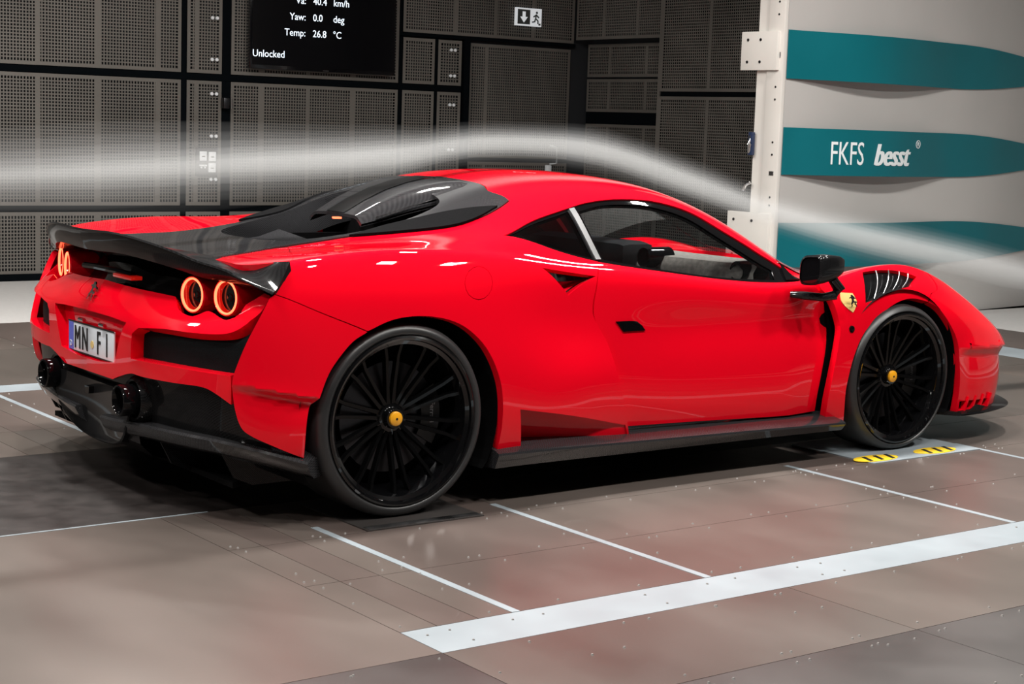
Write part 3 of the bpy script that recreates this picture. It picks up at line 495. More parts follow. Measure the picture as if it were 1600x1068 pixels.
def segdist(Q,P):
    A=P[None]; B=np.roll(P,-1,0)[None]; q=Q[:,None]; d=B-A; t=np.clip(((q-A)*d).sum(-1)/np.maximum((d*d).sum(-1),1e-12),0,1); return np.sqrt((((A+d*t[...,None])-q)**2).sum(-1)).min(1)
def panel(name,sf,key,mat,holes=(),off=None,thick=.02,h=.022,parent=None,both=True,label=None,wall=True):
    sc=np.array((.14,.13)) if sf is S else np.array((.12,.065))
    loops=[outline(key,sc,h)*sc]+[outline(k,sc,h)*sc for k in holes]
    lo,hi=loops[0].min(0),loops[0].max(0); g=np.stack(np.meshgrid(np.arange(lo[0],hi[0],h),np.arange(lo[1],hi[1],h),indexing='ij'),-1).reshape(-1,2)
    g=g[inpoly(g,loops[0])]; keep=np.ones(len(g),bool)
    for i,L in enumerate(loops):
        keep&=segdist(g,L)>h*.55
        if i: keep&=~inpoly(g,L)
    g=g[keep]; V=[];E=[]
    for L in loops: b=len(V); V+=[tuple(p) for p in L]; E+=[(b+i,b+(i+1)%len(L)) for i in range(len(L))]
    V+=[tuple(p) for p in g]
    r=delaunay_2d_cdt([Vector(p) for p in V],E,[],0,1e-6); vv=np.array([tuple(p) for p in r[0]]); T=np.array([t for t in r[2] if len(t)==3])
    c=vv[T].mean(1); k=inpoly(c,loops[0])
    for L in loops[1:]: k&=~inpoly(c,L)
    T=T[k]; uv=vv/sc
    def Fn(u,v):
        p,n=sf.nrm(u,v)
        return p if off is None else p+n*np.asarray(off(p))[...,None]
    u,v=uv[:,0],uv[:,1]; e=2e-3; p=Fn(u,v); nn=np.cross(Fn(u+e,v)-Fn(u-e,v),Fn(u,v+e)-Fn(u,v-e)); nn/=np.maximum(np.linalg.norm(nn,axis=1,keepdims=True),1e-12)
    a,b,cc=p[T[:,0]],p[T[:,1]],p[T[:,2]]; fl=(np.cross(b-a,cc-a)*nn[T[:,0]]).sum(1)<0; T[fl]=T[fl][:,::-1]
    verts=list(p); faces=[tuple(t) for t in T]; cn=[nn[i] for t in T for i in t]
    if wall:
        ec={}
        for t in T:
            for i in range(3):
                q=(t[i],t[(i+1)%3]); ec[q]=1
        for (i,j) in list(ec):
            if (j,i) in ec: continue
            b=len(verts); verts+=[p[i],p[j],p[j]-nn[j]*thick,p[i]-nn[i]*thick]; faces.append((b+1,b,b+3,b+2))
            w=np.cross(p[i]-p[j],-nn[j]); w=w/max(np.linalg.norm(w),1e-9); cn+=[w]*4
    o=mk(name,verts,faces,mat,parent or CAR,smooth=True,normals=cn)
    if label: o['label']=label
    if both: return o,mirrored(o)
    return o
def gap(k): return k
X_,Z_=0,2
def flare(p): x,z=p[...,0],p[...,2]; return .035*smoothstep(x,.42,.85)*smoothstep(.70-z,0,.30)+.0*x
def fender_off(p): x,z=p[...,0],p[...,2]; return .022*smoothstep(2.50-x,0,.25)*smoothstep(.74-z,0,.2)
def door_off(p): x,z=p[...,0],p[...,2]; return -.03*smoothstep(x,1.95,2.25)*smoothstep(.78-z,0,.15)-.018*np.exp(-((z-.60)/.09)**2)*smoothstep(x,.95,1.5)
def corner_off(p):
    x,z=p[...,0],p[...,2]; zc=.500-.19*(x+.61); d=zc-z
    return np.where(d>0,-.040*np.exp(-np.maximum(d,0)/.085)*smoothstep(d,-.004,.032),.006*np.exp(np.minimum(d,0)/.03))*smoothstep(x,-.66,-.50)
def low_in(p): x=p[...,0]; return flare(p)-.004-.10*smoothstep(1.05-x,0,.55)
def up_in(p): x,z=p[...,0],p[...,2]; return -.002-.10*smoothstep(.81+(z-.74)*2.14-x,-.01,.16)
def bumper_off(p): x,z=p[...,0],p[...,2]; d=.435-.06*(x-3.2)-z; return (np.where(d>0,-.030*np.exp(-np.maximum(d,0)/.16)*smoothstep(d,0,.05),.010*np.exp(np.minimum(d,0)/.035)))*smoothstep(x,3.02,3.16)*smoothstep(3.72-x,0,.1)
panel('body_shell',S,'shell','red',holes=('intake_low','intake_up','fuel'),off=flare,thick=.03)
panel('side_intake',S,'intake_low','red',off=low_in,wall=False); panel('shoulder_intake',S,'intake_up','red',off=up_in,wall=False)
def shrink(key,k):
    P=np.array(OUT[key],float); c=P[:,:2].mean(0); Q=P.copy(); Q[:,:2]=c+(P[:,:2]-c)*k; return [tuple(q) for q in Q]
panel('fuel_flap',S,shrink('fuel',.965),'red',off=flare,thick=.012)
panel('rear_deck',S,'deck','red'); panel('bumper_corner',S,'corner','red',off=corner_off,thick=.03,h=.010)
DR,DL=panel('door',S,'door','red',off=door_off,thick=.03)
panel('door_gap',S,'outlet','black_matte',off=lambda p:-.045+0*p[...,0],wall=False)
panel('front_fender',S,'fender','red',holes=('louvre',),off=fender_off,thick=.035)
panel('front_bumper',S,'bumper','red',holes=('slot',),off=bumper_off,thick=.03,h=.016); panel('bumper_slot',S,'slot','black_matte',off=lambda p:-.05+0*p[...,0],wall=False)
panel('hood',S,'hood','red'); panel('windshield',S,'windshield','glass_screen',thick=.005)
panel('window_frame',S,'dlo','black_gloss',holes=('qglass','dglass'),off=lambda p:-.006+0*p[...,0],thick=.02)
panel('quarter_window',S,'qglass','glass_dark',off=lambda p:-.008+0*p[...,0],thick=.004); panel('door_window',S,'dglass','glass',off=lambda p:-.010+0*p[...,0],thick=.004)
panel('pillar_trim',S,'strip','trim_grey',off=lambda p:.001+0*p[...,0],thick=.008); panel('corner_trim',S,'trifoil','black_gloss',off=lambda p:.002+0*p[...,0],thick=.008)
EC=panel('engine_cover',S,'cover','carbon_sheen',holes=('coverhole',),off=lambda p:.004+0*p[...,0],thick=.13)
panel('cover_mesh',S,'meshwedge','mesh_black',h=.012,off=lambda p:.012+0*p[...,0],thick=.01)
panel('fender_louvre_bed',S,'louvre','carbon',off=lambda p:fender_off(p)-.02,wall=False)
panel('door_handle',S,'handle','black_gloss',off=lambda p:.006+door_off(p),thick=.02,parent=None)
# fender louvre blades: four bright edged ribs across the opening
def on_s(u,v,o=0.0): p,n=S.nrm(np.array([u]),np.array([v])); return Vector(p[0]+n[0]*o)
Lv=np.array(OUT['louvre'])[:,:2]
for i,t in enumerate((.20,.40,.60,.80)):
    tp=[Lv[0],(Lv[5]),Lv[4]]; bt=[Lv[1],Lv[2],Lv[3]]
    f=lambda L,t:(L[0]+(L[1]-L[0])*t*2) if t<.5 else (L[1]+(L[2]-L[1])*(t*2-1))
    a=f(tp,t); b=f(bt,t); path=[]
    for k in np.linspace(0.03,.97,10): q=a+(b-a)*k+np.array((.10*math.sin(math.pi*k),0)); path.append(on_s(*q,.0))
    o=MB().tube(path,.0032,6).ob('louvre_blade','steel',CAR,smooth=True); mirrored(o)
panel('headlight',S,'headlight','black_gloss',off=lambda p:.004+0*p[...,0],thick=.01); panel('hood_duct',S,'hoodduct','black_matte',off=lambda p:.003+0*p[...,0],thick=.008)
# nose closing face and its grille
end=S.ev(np.full(40,S.n-1.0),np.linspace(0,S.m-1,40)); pts=[tuple(p) for p in end]+[(p[0],-p[1],p[2]) for p in end[::-1]]
MB().prism(pts,(-.03,0,0)).ob('nose_panel','red',CAR); MB().box(3.70,3.735,-.42,.42,.16,.30).ob('grille','black_matte',CAR,bevel=.02)
# ---- rear fascia
panel('rear_fascia',RS,'fascia','red',holes=('plate_recess',),thick=.05)
panel('plate_recess',RS,'plate_recess','red',off=lambda p:-.038+0*p[...,0],wall=False)
panel('rear_vent',RS,'vent','vent_mesh',off=lambda p:-.05+0*p[...,0],wall=False)
panel('light_panel',RS,'blackpanel','black_gloss',off=lambda p:-.075+0*p[...,0],wall=False)
panel('diffuser_panel',RS,'diffpanel','carbon',off=lambda p:-.035+0*p[...,0],wall=False)
# ---- wing
lip=[(0,-.77,.957),(.09,-.767,.958),(.28,-.755,.961),(.44,-.717,.944),(.57,-.67,.9185),(.665,-.63,.8925),(.775,-.578,.870),(.855,-.550,.845),(.97,-.497,.806)]
base=[(0,-.47,.888),(.25,-.47,.888),(.42,-.47,.888),(.55,-.47,.888),(.66,-.48,.888),(.76,-.475,.892),(.84,-.46,.896),(.905,-.446,.903),(.955,-.430,.908)]
under=[(w*.97,x+.10,z-.095+.07*(w/.95)**3) for w,x,z in lip]
chin=[(w*.985,x+.030,z-.078*(1-.85*(w/.95)**4)) for w,x,z in lip]
def spl(K,t):                                     # catmull-rom through knots
    K=np.array(K,float); t=np.asarray(t)*(len(K)-1); i=np.clip(t.astype(int),0,len(K)-2); f=(t-i)[:,None]
    g=lambda j:K[np.clip(j,0,len(K)-1)]
    m0=(g(i+1)-g(i-1))/2; m1=(g(i+2)-g(i))/2; return (2*f**3-3*f*f+1)*g(i)+(f**3-2*f*f+f)*m0+(-2*f**3+3*f*f)*g(i+1)+(f**3-f*f)*m1
tt=np.linspace(0,1,61); Lc,Bc,Uc,Cc=spl(lip,tt),spl(base,tt),spl(under,tt),spl(chin,tt)
secs=[]
for l,b,u,ch in zip(Lc,Bc,Uc,Cc):
    row=[]
    for k in np.linspace(0,1,14): q=b+(l-b)*k; q=q.copy(); q[2]-=.018*math.sin(math.pi*k)*(1-abs(l[0])**2*.4); row.append(q)        # concave top
    row.append(l+np.array((0,-.004,-.006)));
    for k in np.linspace(.12,1,8): q=l+(ch-l)*k; q=q.copy(); q[1]-=.008*math.sin(math.pi*k); row.append(q)
    for k in np.linspace(.15,1,6): row.append(ch+(u-ch)*k)
    secs.append([(q[1],-q[0],q[2]) for q in row])
allr=[[(x,-y,z) for x,y,z in r] for r in secs[::-1]][:-1]+secs
SP=MB().loft(allr).ob('rear_wing','carbon',CAR,smooth=True,angle=40); 
for s in (-1,1):
    e=secs[-1]; MB().add([(x,y*(-s) if s==1 else y,z) for x,y,z in e],[tuple(range(len(e)))]).ob('wing_end','carbon',CAR)
# ---- tail lamps
def tail(y,x,z):
    d=Vector((-1,-.22 if y<0 else .22,.02)).normalized(); q=d.to_track_quat('Z','Y').to_matrix().to_4x4(); q.translation=Vector((x,y,z))
    def L(prof,name,mat,par,seg=48):
        mb=MB().lathe(prof,'z',seg); mb.v=[tuple(q@Vector(p)) for p in mb.v]; return mb.ob(name,mat,par,smooth=True,angle=30)
    h=L([(.066,-.09),(.067,.0),(.066,.022),(.062,.028),(.056,.020)],'tail_lamp','red',CAR)
    L([(.0590,.026),(.0572,.030),(.0535,.0285),(.0525,.022),(.056,.018)],'light_ring','lamp_ring',h); L([(.0545,.024),(.048,.012),(.046,.004)],'reflector','lamp_red',h); L([(0,.006),(.047,.005)],'lens','black_gloss',h); L([(.0,.012),(.012,.010),(.014,.005)],'bulb_cap','black_gloss',h)
    return h
for s in (-1,1): tail(s*.555,-.566,.762); tail(s*.725,-.524,.768)
MB().box(-.685,-.64,-.26,-.10,.785,.80).ob('red_reflection','lamp_red',CAR,bevel=.004)  # glowing bar stands in for a red reflection on the black panel
# rear camera strip under the wing
MB().tube([(-.660,-.22,.800),(-.664,-.1,.805),(-.665,.1,.805),(-.660,.22,.800)],.012,8).ob('camera_strip','black_gloss',CAR,smooth=True)
# ---- licence plate and emblem
pl=MB().box(-.727,-.721,-.21,.21,.484,.596).ob('license_plate','plate_white',CAR,bevel=.002)
MB().box(-.7285,-.727,.163,.206,.488,.592).ob('country_band','plate_blue',pl); MB().box(-.7285,-.7265,-.213,.213,.592,.598).ob('plate_rim','ink',pl); MB().box(-.7285,-.7265,-.213,.213,.482,.487).ob('plate_rim','ink',pl)
ex,ey=(0,-1,0),(0,0,1)
for s_,y_ in (('M',.152),('N',.082),('F',-.058),('1',-.130)): text('letter',s_,.125,'ink',pl,(-.7285,y_,.497),ex,ey,sx=.62,extrude=.0015)
text('letter','D',.032,'plate_white',pl,(-.7292,.195,.500),ex,ey); MB().lathe([(0,-.0285+.727-.7),(.014,-.0015),(.014,.001)],'x',20,(-.7275,-.012,.522)).ob('seal','steel',pl) if 0 else MB().lathe([(0,-.0015),(.014,-.0015),(.014,.001)],'x',20,(-.7275,-.015,.527)).ob('seal','badge_yellow',pl)
for y in (.06,-.13): MB().tube([(-.737,y+.022,.612),(-.737,y-.022,.612)],.008,8).ob('plate_lamp','chrome',CAR,smooth=True)
HORSE=[(.10,.02),(.18,.16),(.30,.24),(.26,.34),(.40,.40),(.46,.30),(.56,.28),(.52,.18),(.60,.04),(.66,.05),(.62,.20),(.66,.32),(.58,.44),(.54,.60),(.60,.72),(.74,.76),(.78,.70),(.80,.78),(.66,.84),(.60,.84),(.62,.98),(.50,1.0),(.40,.92),(.34,.84),(.28,.88),(.26,.78),(.12,.74),(.08,.66),(.20,.68),(.34,.66),(.36,.56),(.26,.46),(.14,.48),(.04,.40),(.0,.52),(.02,.34),(.14,.38),(.18,.30),(.10,.18),(.04,.04)]
def horse(org,ex,ey,size,mat,parent,d):
    ex,ey=Vector(ex),Vector(ey); P=[Vector(org)+ex*((a-.4)*size)+ey*((b-.5)*size) for a,b in HORSE]
    return MB().prism(P,Vector(d)).ob('horse_emblem',mat,parent)
horse((-.716,0.0,.722),(0,1,0),(.45,0,.89),.075,'chrome',CAR,(-.006,0,.003))
# shield badges on the front fenders
o,o2=panel('shield_badge',S,'shield','badge_yellow',off=lambda p:fender_off(p)+.003,thick=.006,h=.012)
def shield_horse(par,s):
    c=np.array(OUT['shield'])[:,:2].mean(0); p=on_s(c[0],c[1],.029); P,n=S.nrm(np.array([c[0]]),np.array([c[1]])); n=Vector(n[0]); ex=Vector((1,0,0)); ex=(ex-n*ex.dot(n)).normalized(); ey=n.cross(ex)*1.0
    if ey.z<0: ey=-ey
    q=horse(p,-ex,ey,.055,'ink',par,n*.002)
    return q
h=shield_horse(o,1)
# ---- exhausts and diffuser
for s in (-1,1):
    c=(-.775,s*.353,.372)
    t=MB().lathe([(.046,.14),(.046,.004),(.049,0),(.055,.002),(.057,.012),(.056,.08),(.054,.14)],'x',40,c).ob('exhaust_tip','black_gloss',CAR,smooth=True,angle=50); MB().lathe([(0,.10),(.046,.10)],'x',24,c).ob('exhaust_bore','black_matte',t)
    MB().lathe([(.066,.06),(.074,.055),(.086,.07),(.092,.12),(.092,.2)],'x',40,c).ob('exhaust_shroud','carbon',CAR,smooth=True)
bl=[(0,-.735,.278),(.2,-.733,.284),(.45,-.712,.297),(.66,-.672,.300),(.80,-.622,.298),(.90,-.55,.283),(.97,-.47,.262),(1.025,-.385,.237)]
Bt=spl(bl,np.linspace(.09,1,41)); secs=[]
for w,x,z in Bt: secs.append([(x+.10,-w*.93,z+.004),(x,-w,z),(x-.006,-w-.003,z-.008),(x+.012,-w+.004,z-.045),(x+.04,-w+.03,z-.066),(x+.14,-w*.9,z-.07)])
mirrored(MB().loft(secs,closed=True,cap=True).ob('diffuser_blade','carbon_sheen',CAR,smooth=True,angle=40))
for w,x0 in ((.20,-.66),(.48,-.655),(.80,-.575)):
    for s in (-1,1):
        MB().prism([(x0,s*w,.27),(x0-.015,s*w,.24),(x0+.03,s*w,.155),(x0+.10,s*w,.125),(x0+.38,s*w,.125),(x0+.30,s*w,.27)],(0,.008,0)).ob('diffuser_fin','carbon',CAR)
MB().loft([[(x,y,z) for y in np.linspace(-.36,.36,13)] for x,z in ((-.70,.27),(-.69,.21),(-.64,.16),(-.5,.13),(-.2,.12))]).ob('diffuser_tray','carbon',CAR,smooth=True)
MB().prism([(-.742,-.02,.372),(-.742,.02,.372),(-.742,.016,.345),(-.742,-.016,.345)],(.03,0,0)).ob('reverse_lamp','black_gloss',CAR)
pk=[(.34,.40),(.345,.335),(.33,.285),(.285,.235),(.215,.19),(.12,.168),(0,.162)]; pk=[tuple(q) for q in spl([(a,b,0) for a,b in pk],np.linspace(0,1,16))]
row=[(-a,b) for a,b,_ in pk]+[(a,b) for a,b,_ in pk[::-1][1:]]
MB().loft([[(x+.3*max(0,.26-z),y*k,.335+(z-.335)*k2) for y,z in row] for x,k,k2 in ((-.722,.95,.93),(-.728,.98,.97),(-.724,1,1),(-.60,1.02,1.04),(-.3,1.05,1.1))],cap=True).ob('diffuser_keel','carbon',CAR,smooth=True,angle=50)
# ---- side skirts, splitter
secs=[]
for x,wo,zt in [(.40,1.035,.200),(.50,1.045,.203),(.75,1.045,.200),(1.0,1.035,.193),(1.4,1.03,.186),(1.8,1.03,.180),(2.1,1.03,.174),(2.25,1.025,.170)]:
    zb=zt-.062+.012*(x-.4); secs.append([(x,-.86,zt+.055),(x,-.90,zt+.02),(x,-wo+.02,zt+.004),(x,-wo,zt-.004),(x,-wo-.002,zt-.012),(x,-wo+.02,zb),(x,-.86,zb-.01)])
o=MB().loft(secs,closed=True,cap=True).ob('side_skirt','carbon_sheen',CAR,smooth=True,angle=30); mirrored(o)
sp=[(3.06,.985),(3.2,.985),(3.36,.955),(3.50,.895),(3.62,.80),(3.70,.68),(3.75,.50),(3.78,.25),(3.79,0)]
secs=[[(x-.25,-max(w-.25,0)*.8,.118),(x,-w,.125),(x+.012,-w-.012 if w else 0,.133),(x,-w,.142),(x-.25,-max(w-.25,0)*.8,.15)] for x,w in [tuple(q) for q in spl(sp,np.linspace(0,1,33))]]
MB().loft([[(x,-y,z) for x,y,z in r] for r in secs]+secs[::-1][1:],closed=True,cap=True).ob('front_splitter','carbon',CAR,smooth=True,angle=40)
for s in (-1,1):
    MB().prism([(3.10,s*.99,.135),(3.2,s*.99,.135),(3.22,s*1.0,.165),(3.16,s*1.0,.175)],(0,.006,0)).ob('splitter_fin','carbon',CAR)
    for k in range(4): MB().prism([(3.12+k*.07,s*(.962-k*.012),.140),(3.13+k*.07,s*(.962-k*.012),.140),(3.158+k*.07,s*(.962-k*.012),.205),(3.148+k*.07,s*(.962-k*.012),.205)],(0,.03*-s,0)).ob('slot_fin','red',CAR)
# ---- underbody, wheel houses, engine bay, firewall
MB().prism([(-.55,-.80,.12),(-.3,-.66,.12),(.5,-.66,.12),(.5,-.94,.12),(2.2,-.92,.12),(2.2,-.66,.12),(3.1,-.66,.12),(3.5,-.7,.12),(3.6,0,.12),(3.5,.7,.12),(3.1,.66,.12),(2.2,.66,.12),(2.2,.92,.12),(.5,.94,.12),(.5,.66,.12),(-.3,.66,.12),(-.55,.80,.12)],(0,0,.02)).ob('underbody','black_matte',CAR)
def liner(xc,zc,r,w0,w1,zlow):
    rows=[]
    for a in np.linspace(-.55,math.pi+.55,40): rows.append([(xc+r*math.cos(a),-w,max(zc+r*math.sin(a),zlow)) for w in (w1,w0,w0-.02)]+[(xc,-w0+.03,zc)])
    o=MB().loft(rows).ob('wheel_liner','black_matte',CAR); mirrored(o)
liner(0,.345,.415,.62,1.0,.14); liner(2.65,.325,.395,.66,.955,.14)
MB().box(-.5,.62,-.45,.45,.3,.84).ob('engine_block','black_matte',CAR); MB().box(.60,.64,-.60,.60,.3,1.04).ob('bulkhead','black_matte',CAR)
# ---- engine cover scoop and inner channel
secs=[]
for x,w,zt,zs in [(.305,.205,1.012,1.006),(.40,.225,1.062,1.03),(.50,.25,1.104,1.06),(.60,.275,1.134,1.085),(.68,.30,1.150,1.10),(.74,.325,1.156,1.105),(.765,.33,1.152,1.10)]:
    row=[]
    for k in np.linspace(-1,1,25):
        a=abs(k); row.append((x,k*w,zt-.010*a**2-(zt-zs+.02)*max(0,(a-.78)/.22)**1.6))
    secs.append(row)
sc_=MB().loft(secs); n0=len(sc_.v); sc_.loft([[(x,y*.97,z-.012) for x,y,z in r] for r in secs[::-1]]); sc_.add(secs[0]+[(x,y*.97,z-.012) for x,y,z in secs[0]],[(i,i+1,26+i,25+i) for i in range(24)])
SC=sc_.ob('engine_scoop','carbon_sheen',CAR,smooth=True,angle=50,fix=False)
st=[[(x,k,z+.0035-.010*(abs(k)/w)**2) for k in np.linspace(-.07,.07,5)] for (x,w,z) in [(.306,.205,1.012),(.40,.225,1.062),(.50,.25,1.104),(.60,.275,1.134),(.68,.30,1.150),(.74,.325,1.156)]]
MB().loft(st).ob('scoop_stripe','carbon',SC,smooth=True)
_g=S.ev(*np.meshgrid(np.linspace(5,14,400),np.linspace(8,S.m-1,200),indexing='ij')).reshape(-1,3)
def zS(x,w): return float(_g[np.argmin((_g[:,0]-x)**2+(_g[:,1]+w)**2),2])
for s in (-1,1):                                   # walls from scoop down to the cover and the channel floor
    MB().loft([[(x,s*w*.985,z),(x,s*(w+.004),(z+zS(x,w+.01))/2),(x,s*(w+.012),zS(x,w+.012)-.01)] for x,w,z in ((.36,.217,1.005),(.42,.23,1.022),(.5,.25,1.045),(.60,.275,1.068),(.68,.30,1.082),(.74,.325,1.088),(.766,.33,1.084))]).ob('scoop_wall','carbon',CAR,smooth=True)
    MB().loft([[(-.09,s*.02,.905),(-.05,s*.14,.895)],[(.05,s*.02,.90),(.08,s*.22,.90)],[(.2,s*.02,.90),(.2,s*.27,.925)]]).ob('channel_blade','carbon_sheen',CAR,smooth=True)
MB().box(-.16,.72,-.40,.40,.80,.82).ob('engine_bay_floor','black_matte',CAR); MB().loft([[(.766,y,1.145-.035*abs(y/.33)**4),(.785,y,zS(.79,min(abs(y),.34))-.006)] for y in np.linspace(-.325,.325,21)]).ob('scoop_front','carbon_sheen',CAR,smooth=True)
for s in (-1,1): MB().box(-.14,.66,s*.40-.01,s*.40+.01,.80,.90).ob('bay_wall','black_matte',CAR)
MB().box(.30,.33,-.012,.012,.985,.992).ob('marker_lamp','lamp_ring',CAR)
# ---- mirrors
for s in (-1,1):
    m=MB(); secs=[]
    for t,(x,wi,wo,z0,z1) in enumerate([(1.995,.955,1.065,.772,.880),(2.002,.945,1.075,.762,.888),(2.06,.95,1.07,.768,.890),(2.13,.965,1.06,.785,.882),(2.165,.985,1.045,.80,.868)]):
        row=[]; cw,cz,aw,az=(wi+wo)/2,(z0+z1)/2,(wo-wi)/2,(z1-z0)/2
        for a in np.linspace(0,2*math.pi,28,endpoint=False):
            c,si=math.cos(a),math.sin(a); row.append((x,s*(cw+aw*abs(c)**.55*np.sign(c)),cz+az*abs(si)**.55*np.sign(si)+.012*c))
        secs.append(row)
    mo=m.loft(secs,closed=True).add(secs[-1],[tuple(range(28))]).ob('side_mirror','carbon',CAR,smooth=True,angle=60)
    MB().add([(2.0,y*1.0,z) for x,y,z in secs[0]],[tuple(range(28))]).ob('mirror_glass','chrome' if 0 else 'black_gloss',mo)
    o=MB().tube([(1.99,s*.91,.715),(2.03,s*.95,.712),(2.10,s*.99,.706),(2.15,s*1.01,.715),(2.165,s*1.02,.745),(2.12,s*1.02,.79)],[.016,.022,.022,.026,.028,.024],12,sq=.8).ob('mirror_arm','carbon',mo,smooth=True)
# ---- interior
MB().prism([(1.0,-.78,.30),(2.1,-.78,.30),(2.1,.78,.30),(1.0,.78,.30)],(0,0,.02)).ob('cabin_floor','leather',CAR)
for s in (-1,1):
    c=s*.36
    st=MB(); prof=[(.86,.42,.20),(.84,.62,.23),(.80,.80,.22),(.78,.88,.15)]
    MB().loft([[(x+dx,c+hw*k,z-.0) for k,dx in ((-1,.06),(-.75,.07),(-.5,.02),(0,0),(.5,.02),(.75,.07),(1,.06))] for x,z,hw in [(.98,.40,.22),(.93,.55,.24),(.87,.70,.24),(.83,.80,.20),(.81,.85,.13),(.80,.94,.115),(.79,.965,.10)]]).ob('seat_back','leather',CAR,smooth=True,angle=60)
    MB().box(.95,1.42,c-.24,c+.24,.32,.42).ob('seat_cushion','leather',CAR,bevel=.04)
    hr=MB().box(.80,.90,c-.11,c+.11,.83,.965).ob('head_restraint','alcantara',CAR,bevel=.04)
    dc=MB().prism([(1.1,s*.80,.35),(2.05,s*.80,.35),(2.1,s*.80,.74),(1.6,s*.79,.79),(1.05,s*.78,.82)],(0,.02*s,0)).ob('door_card','leather',CAR)
# dashboard with suede top and round vents
secs=[]
for y in np.linspace(-.76,.76,21): b=.02*math.cos(y/.76*math.pi/2); k=.17*(max(0,abs(y)-.3)/.46)**1.3; secs.append([(1.80+k,y,.50),(1.76+k,y,.66),(1.745+k,y,.79),(1.77+k,y,.825+b*.6),(1.95+k*.7,y,.835+b*.6),(2.22,y,.775+b)])
MB().loft(secs).ob('dashboard','alcantara',CAR,smooth=True,angle=50)
for x_,y,z_ in ((1.70,-.30,.825),(1.88,-.70,.795),(1.70,.62,.825),(1.90,.72,.795)):
    MB().lathe([(.0,.02),(.034,.02),(.037,-.004),(.044,-.004),(.046,.02),(.046,.14)],'x',28,(x_,y,z_)).ob('air_vent','black_gloss',CAR,smooth=True,angle=40)
MB().lathe([(.155,-.014),(.17,-.01),(.175,0),(.17,.01),(.155,.014),(.15,0)],'x',40,(1.42,.36,.74),closed=True).ob('steering_wheel','leather',CAR,smooth=True)
MB().box(1.42,1.47,.22,.50,.70,.76).ob('steering_hub','leather',CAR,bevel=.015); MB().box(1.66,1.86,-.20,.52,.76,.885).ob('instrument_hood','leather',CAR,bevel=.05)
MB().box(1.0,1.7,-.11,.11,.3,.50).ob('centre_console','leather',CAR,bevel=.02); MB().box(1.62,1.66,-.08,.08,1.085,1.125).ob('interior_mirror','black_gloss',CAR,bevel=.01)
# ---- wheels
def wheel(xc,yc,r,wd,rr,flip,caltext):
    w=MB(); a=-wd/2
    ty=MB().lathe([(rr-.005,a+.03),(rr+.002,a+.008),(rr+.012,a+.001),(r-.028,a),(r-.012,a+.010),(r-.003,a+.026),(r,a+.05),(r,-a-.05),(r-.003,-a-.026),(r-.012,-a-.01),(r-.03,-a),(rr,-a-.01)],'y',96)
    for q in (.35,.5,.65): pass
    W0=bpy.data.objects.new('wheel',None); COL.objects.link(W0); W0.parent=CAR; W0.empty_display_size=.05
    T=ty.ob('tyre','rubber',W0,smooth=True,angle=50)
    MB().lathe([(rr+.003,a+.012),(rr+.001,a+.002),(rr-.006,a-.002),(rr-.014,a+.002),(rr-.017,a+.012),(rr-.030,a+.020),(rr-.033,a+.030),(rr-.040,a+.075),(rr-.05,a+.10),(rr-.055,-a-.02)],'y',96).ob('rim','rim',W0,smooth=True,angle=40)
    MB().lathe([(.0,.0),(rr-.05,.02),(rr-.05,.05)],'y',64,(0,a+.14,0)).ob('back_plate','black_matte',W0)
    MB().lathe([(.07,.0),(rr*.66,.0),(rr*.66,.02),(.07,.02)],'y',64,(0,a+.112,0),closed=True).ob('brake_disc','steel_dark',W0)
    ns=10
    for k in range(ns):
        for d in (-1,1):
            an=2*math.pi*(k+.5)/ns+.10; ca,sa=math.cos(an),math.sin(an); t0,t1=.018,.062*d/1.0
            pts=[]
            for rad,lat,hw,y in ((.05,.010*d,.010,a+.085),(rr*.45,.016*d,.0085,a+.070),(rr*.75,.024*d,.008,a+.052),(rr-.033,.034*d,.009,a+.040)):
                c=lambda off,yy:(ca*rad-sa*(lat+off),yy,sa*rad+ca*(lat+off))
                pts.append([c(-hw,y+.02),c(-hw*.7,y),c(hw*.7,y),c(hw,y+.02)])
            MB().loft(pts).ob('spoke','spoke_black',W0,smooth=True,angle=30)
    hub=MB().lathe([(.0,.062),(.034,.062),(.038,.070),(.040,.085),(.062,.088),(.068,.10),(.068,.13)],'y',48,(0,a,0)).ob('hub','rim',W0,smooth=True,angle=35)
    MB().lathe([(0,.050),(.022,.051),(.0255,.054),(.0265,.064)],'y',40,(0,a,0)).ob('hub_cap','yellow_cap',hub,smooth=True,angle=40); MB().lathe([(0,.0493),(.0045,.0493),(.0045,.052)],'y',16,(0,a,0)).ob('cap_mark','ink',hub)
    # caliper
    rows=[]
    for t in np.linspace(-.55,.55,12): rows.append([(math.cos(t)*q,y,math.sin(t)*q) for q,y in ((rr*.44,a+.125),(rr*.44,a+.095),(rr*.70,a+.095),(rr*.70,a+.125))])
    cal=MB().loft(rows,closed=True,cap=True).ob('brake_caliper','black_satin',W0)
    text('caliper_script','Ferrari',.028,'steel',cal,(rr*.56,a+.094,.045),(0,0,-1),(1,0,0),sx=1.0,extrude=.0005)
    W0.location=(xc,yc,r)
    if flip: W0.rotation_euler=(0,0,math.pi)
    return W0
wheel(0,-1.02+.16,.345,.32,.300,False,1); wheel(0,1.02-.16,.345,.32,.300,True,1)
wheel(2.65,-.985+.125,.327,.25,.290,False,0); wheel(2.65,.985-.125,.327,.25,.290,True,0)
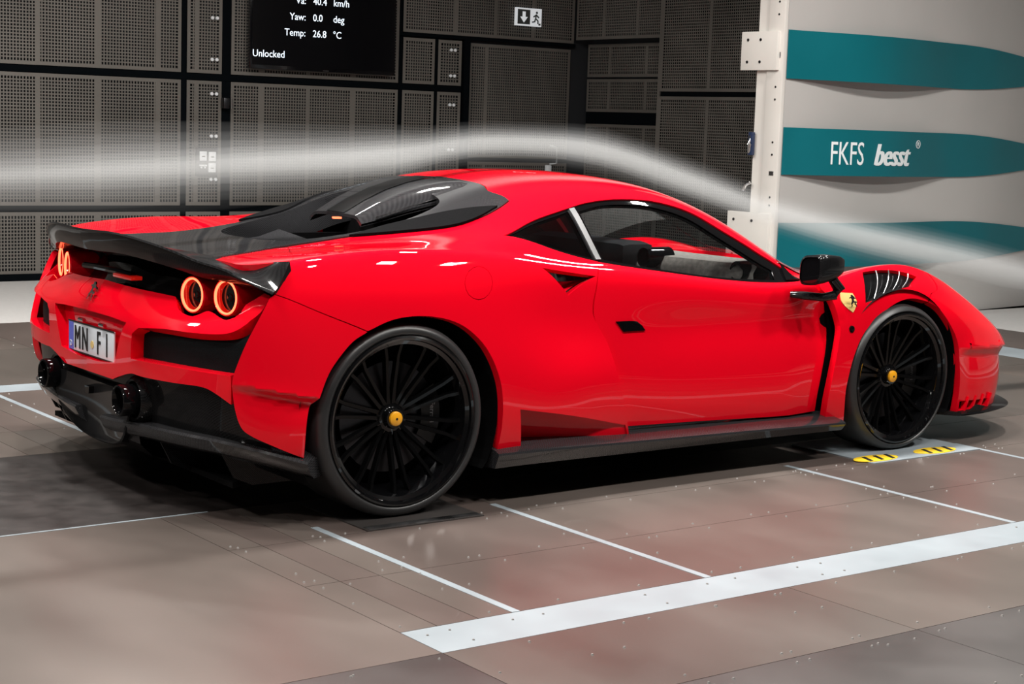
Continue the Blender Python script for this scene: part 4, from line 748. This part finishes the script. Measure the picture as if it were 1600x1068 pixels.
# fender lamp
c=Vector((2.318,-.972,.559))
for s in (-1,1): MB().lathe([(0,-.004),(.010,-.003),(.011,.002),(.015,.0),(.016,.012)],'y',20,(c.x,c.y,c.z)).ob('repeater_lamp','black_gloss',CAR,smooth=True) if s<0 else MB().lathe([(0,.004),(.010,.003),(.011,-.002),(.015,.0),(.016,-.012)],'y',20,(c.x,-c.y,c.z)).ob('repeater_lamp','black_gloss',CAR,smooth=True)
# ================================================================ smoke trail of the flow lance
def smoke():
    ctr=[(-8.6,1.0,.36),(-6.2,1.04,.28),(-4.0,1.08,.21),(-2.2,1.11,.17),(-1.06,1.145,.14),(-.2,1.19,.118),(.53,1.232,.098),(1.04,1.298,.084),(1.64,1.280,.078),(2.23,1.14,.080),(2.75,1.005,.075),(3.4,.875,.092),(4.2,.74,.10),(4.8,.635,.10),(5.6,.55,.07),(6.6,.5,.05)]
    K=np.array(ctr); P=spl(K,np.linspace(0,1,90))
    zr=lambda x:float(np.interp(x,[q[0] for q in ROWS[-1]],[q[2] for q in ROWS[-1]],left=.98,right=.4))+(.012 if x>-.7 else 0)
    def layer(k,dens):
        m=bpy.data.materials.new('smoke'); m.use_nodes=True; n=m.node_tree; n.nodes.clear()
        o=n.nodes.new('ShaderNodeOutputMaterial'); s=n.nodes.new('ShaderNodeVolumeScatter'); s.inputs['Color'].default_value=(.97,.98,1,1); s.inputs['Density'].default_value=dens; s.inputs['Anisotropy'].default_value=.1
        n.links.new(s.outputs[0],o.inputs['Volume']); return m
    T=None
    for k,d in ((1.4,.12),(1.2,.24),(1.0,.5),(.8,.95),(.6,1.8),(.42,2.6)):
        mb=MB().tube([(x,0,z) for x,z,r in P],[min(r,max(.02,(z-zr(x))/1.42))*k*(1-(1-k*.75)*float(smoothstep(1.2-x,0,2.4))) for x,z,r in P],24); ob=mb.ob('smoke_trail' if T is None else 'smoke_core',layer(k,d),T,smooth=True)
        if T is None: T=ob; tag(ob,'soft white smoke trail flowing over the roof of the red car','smoke'); ob['kind']='stuff'
smoke()
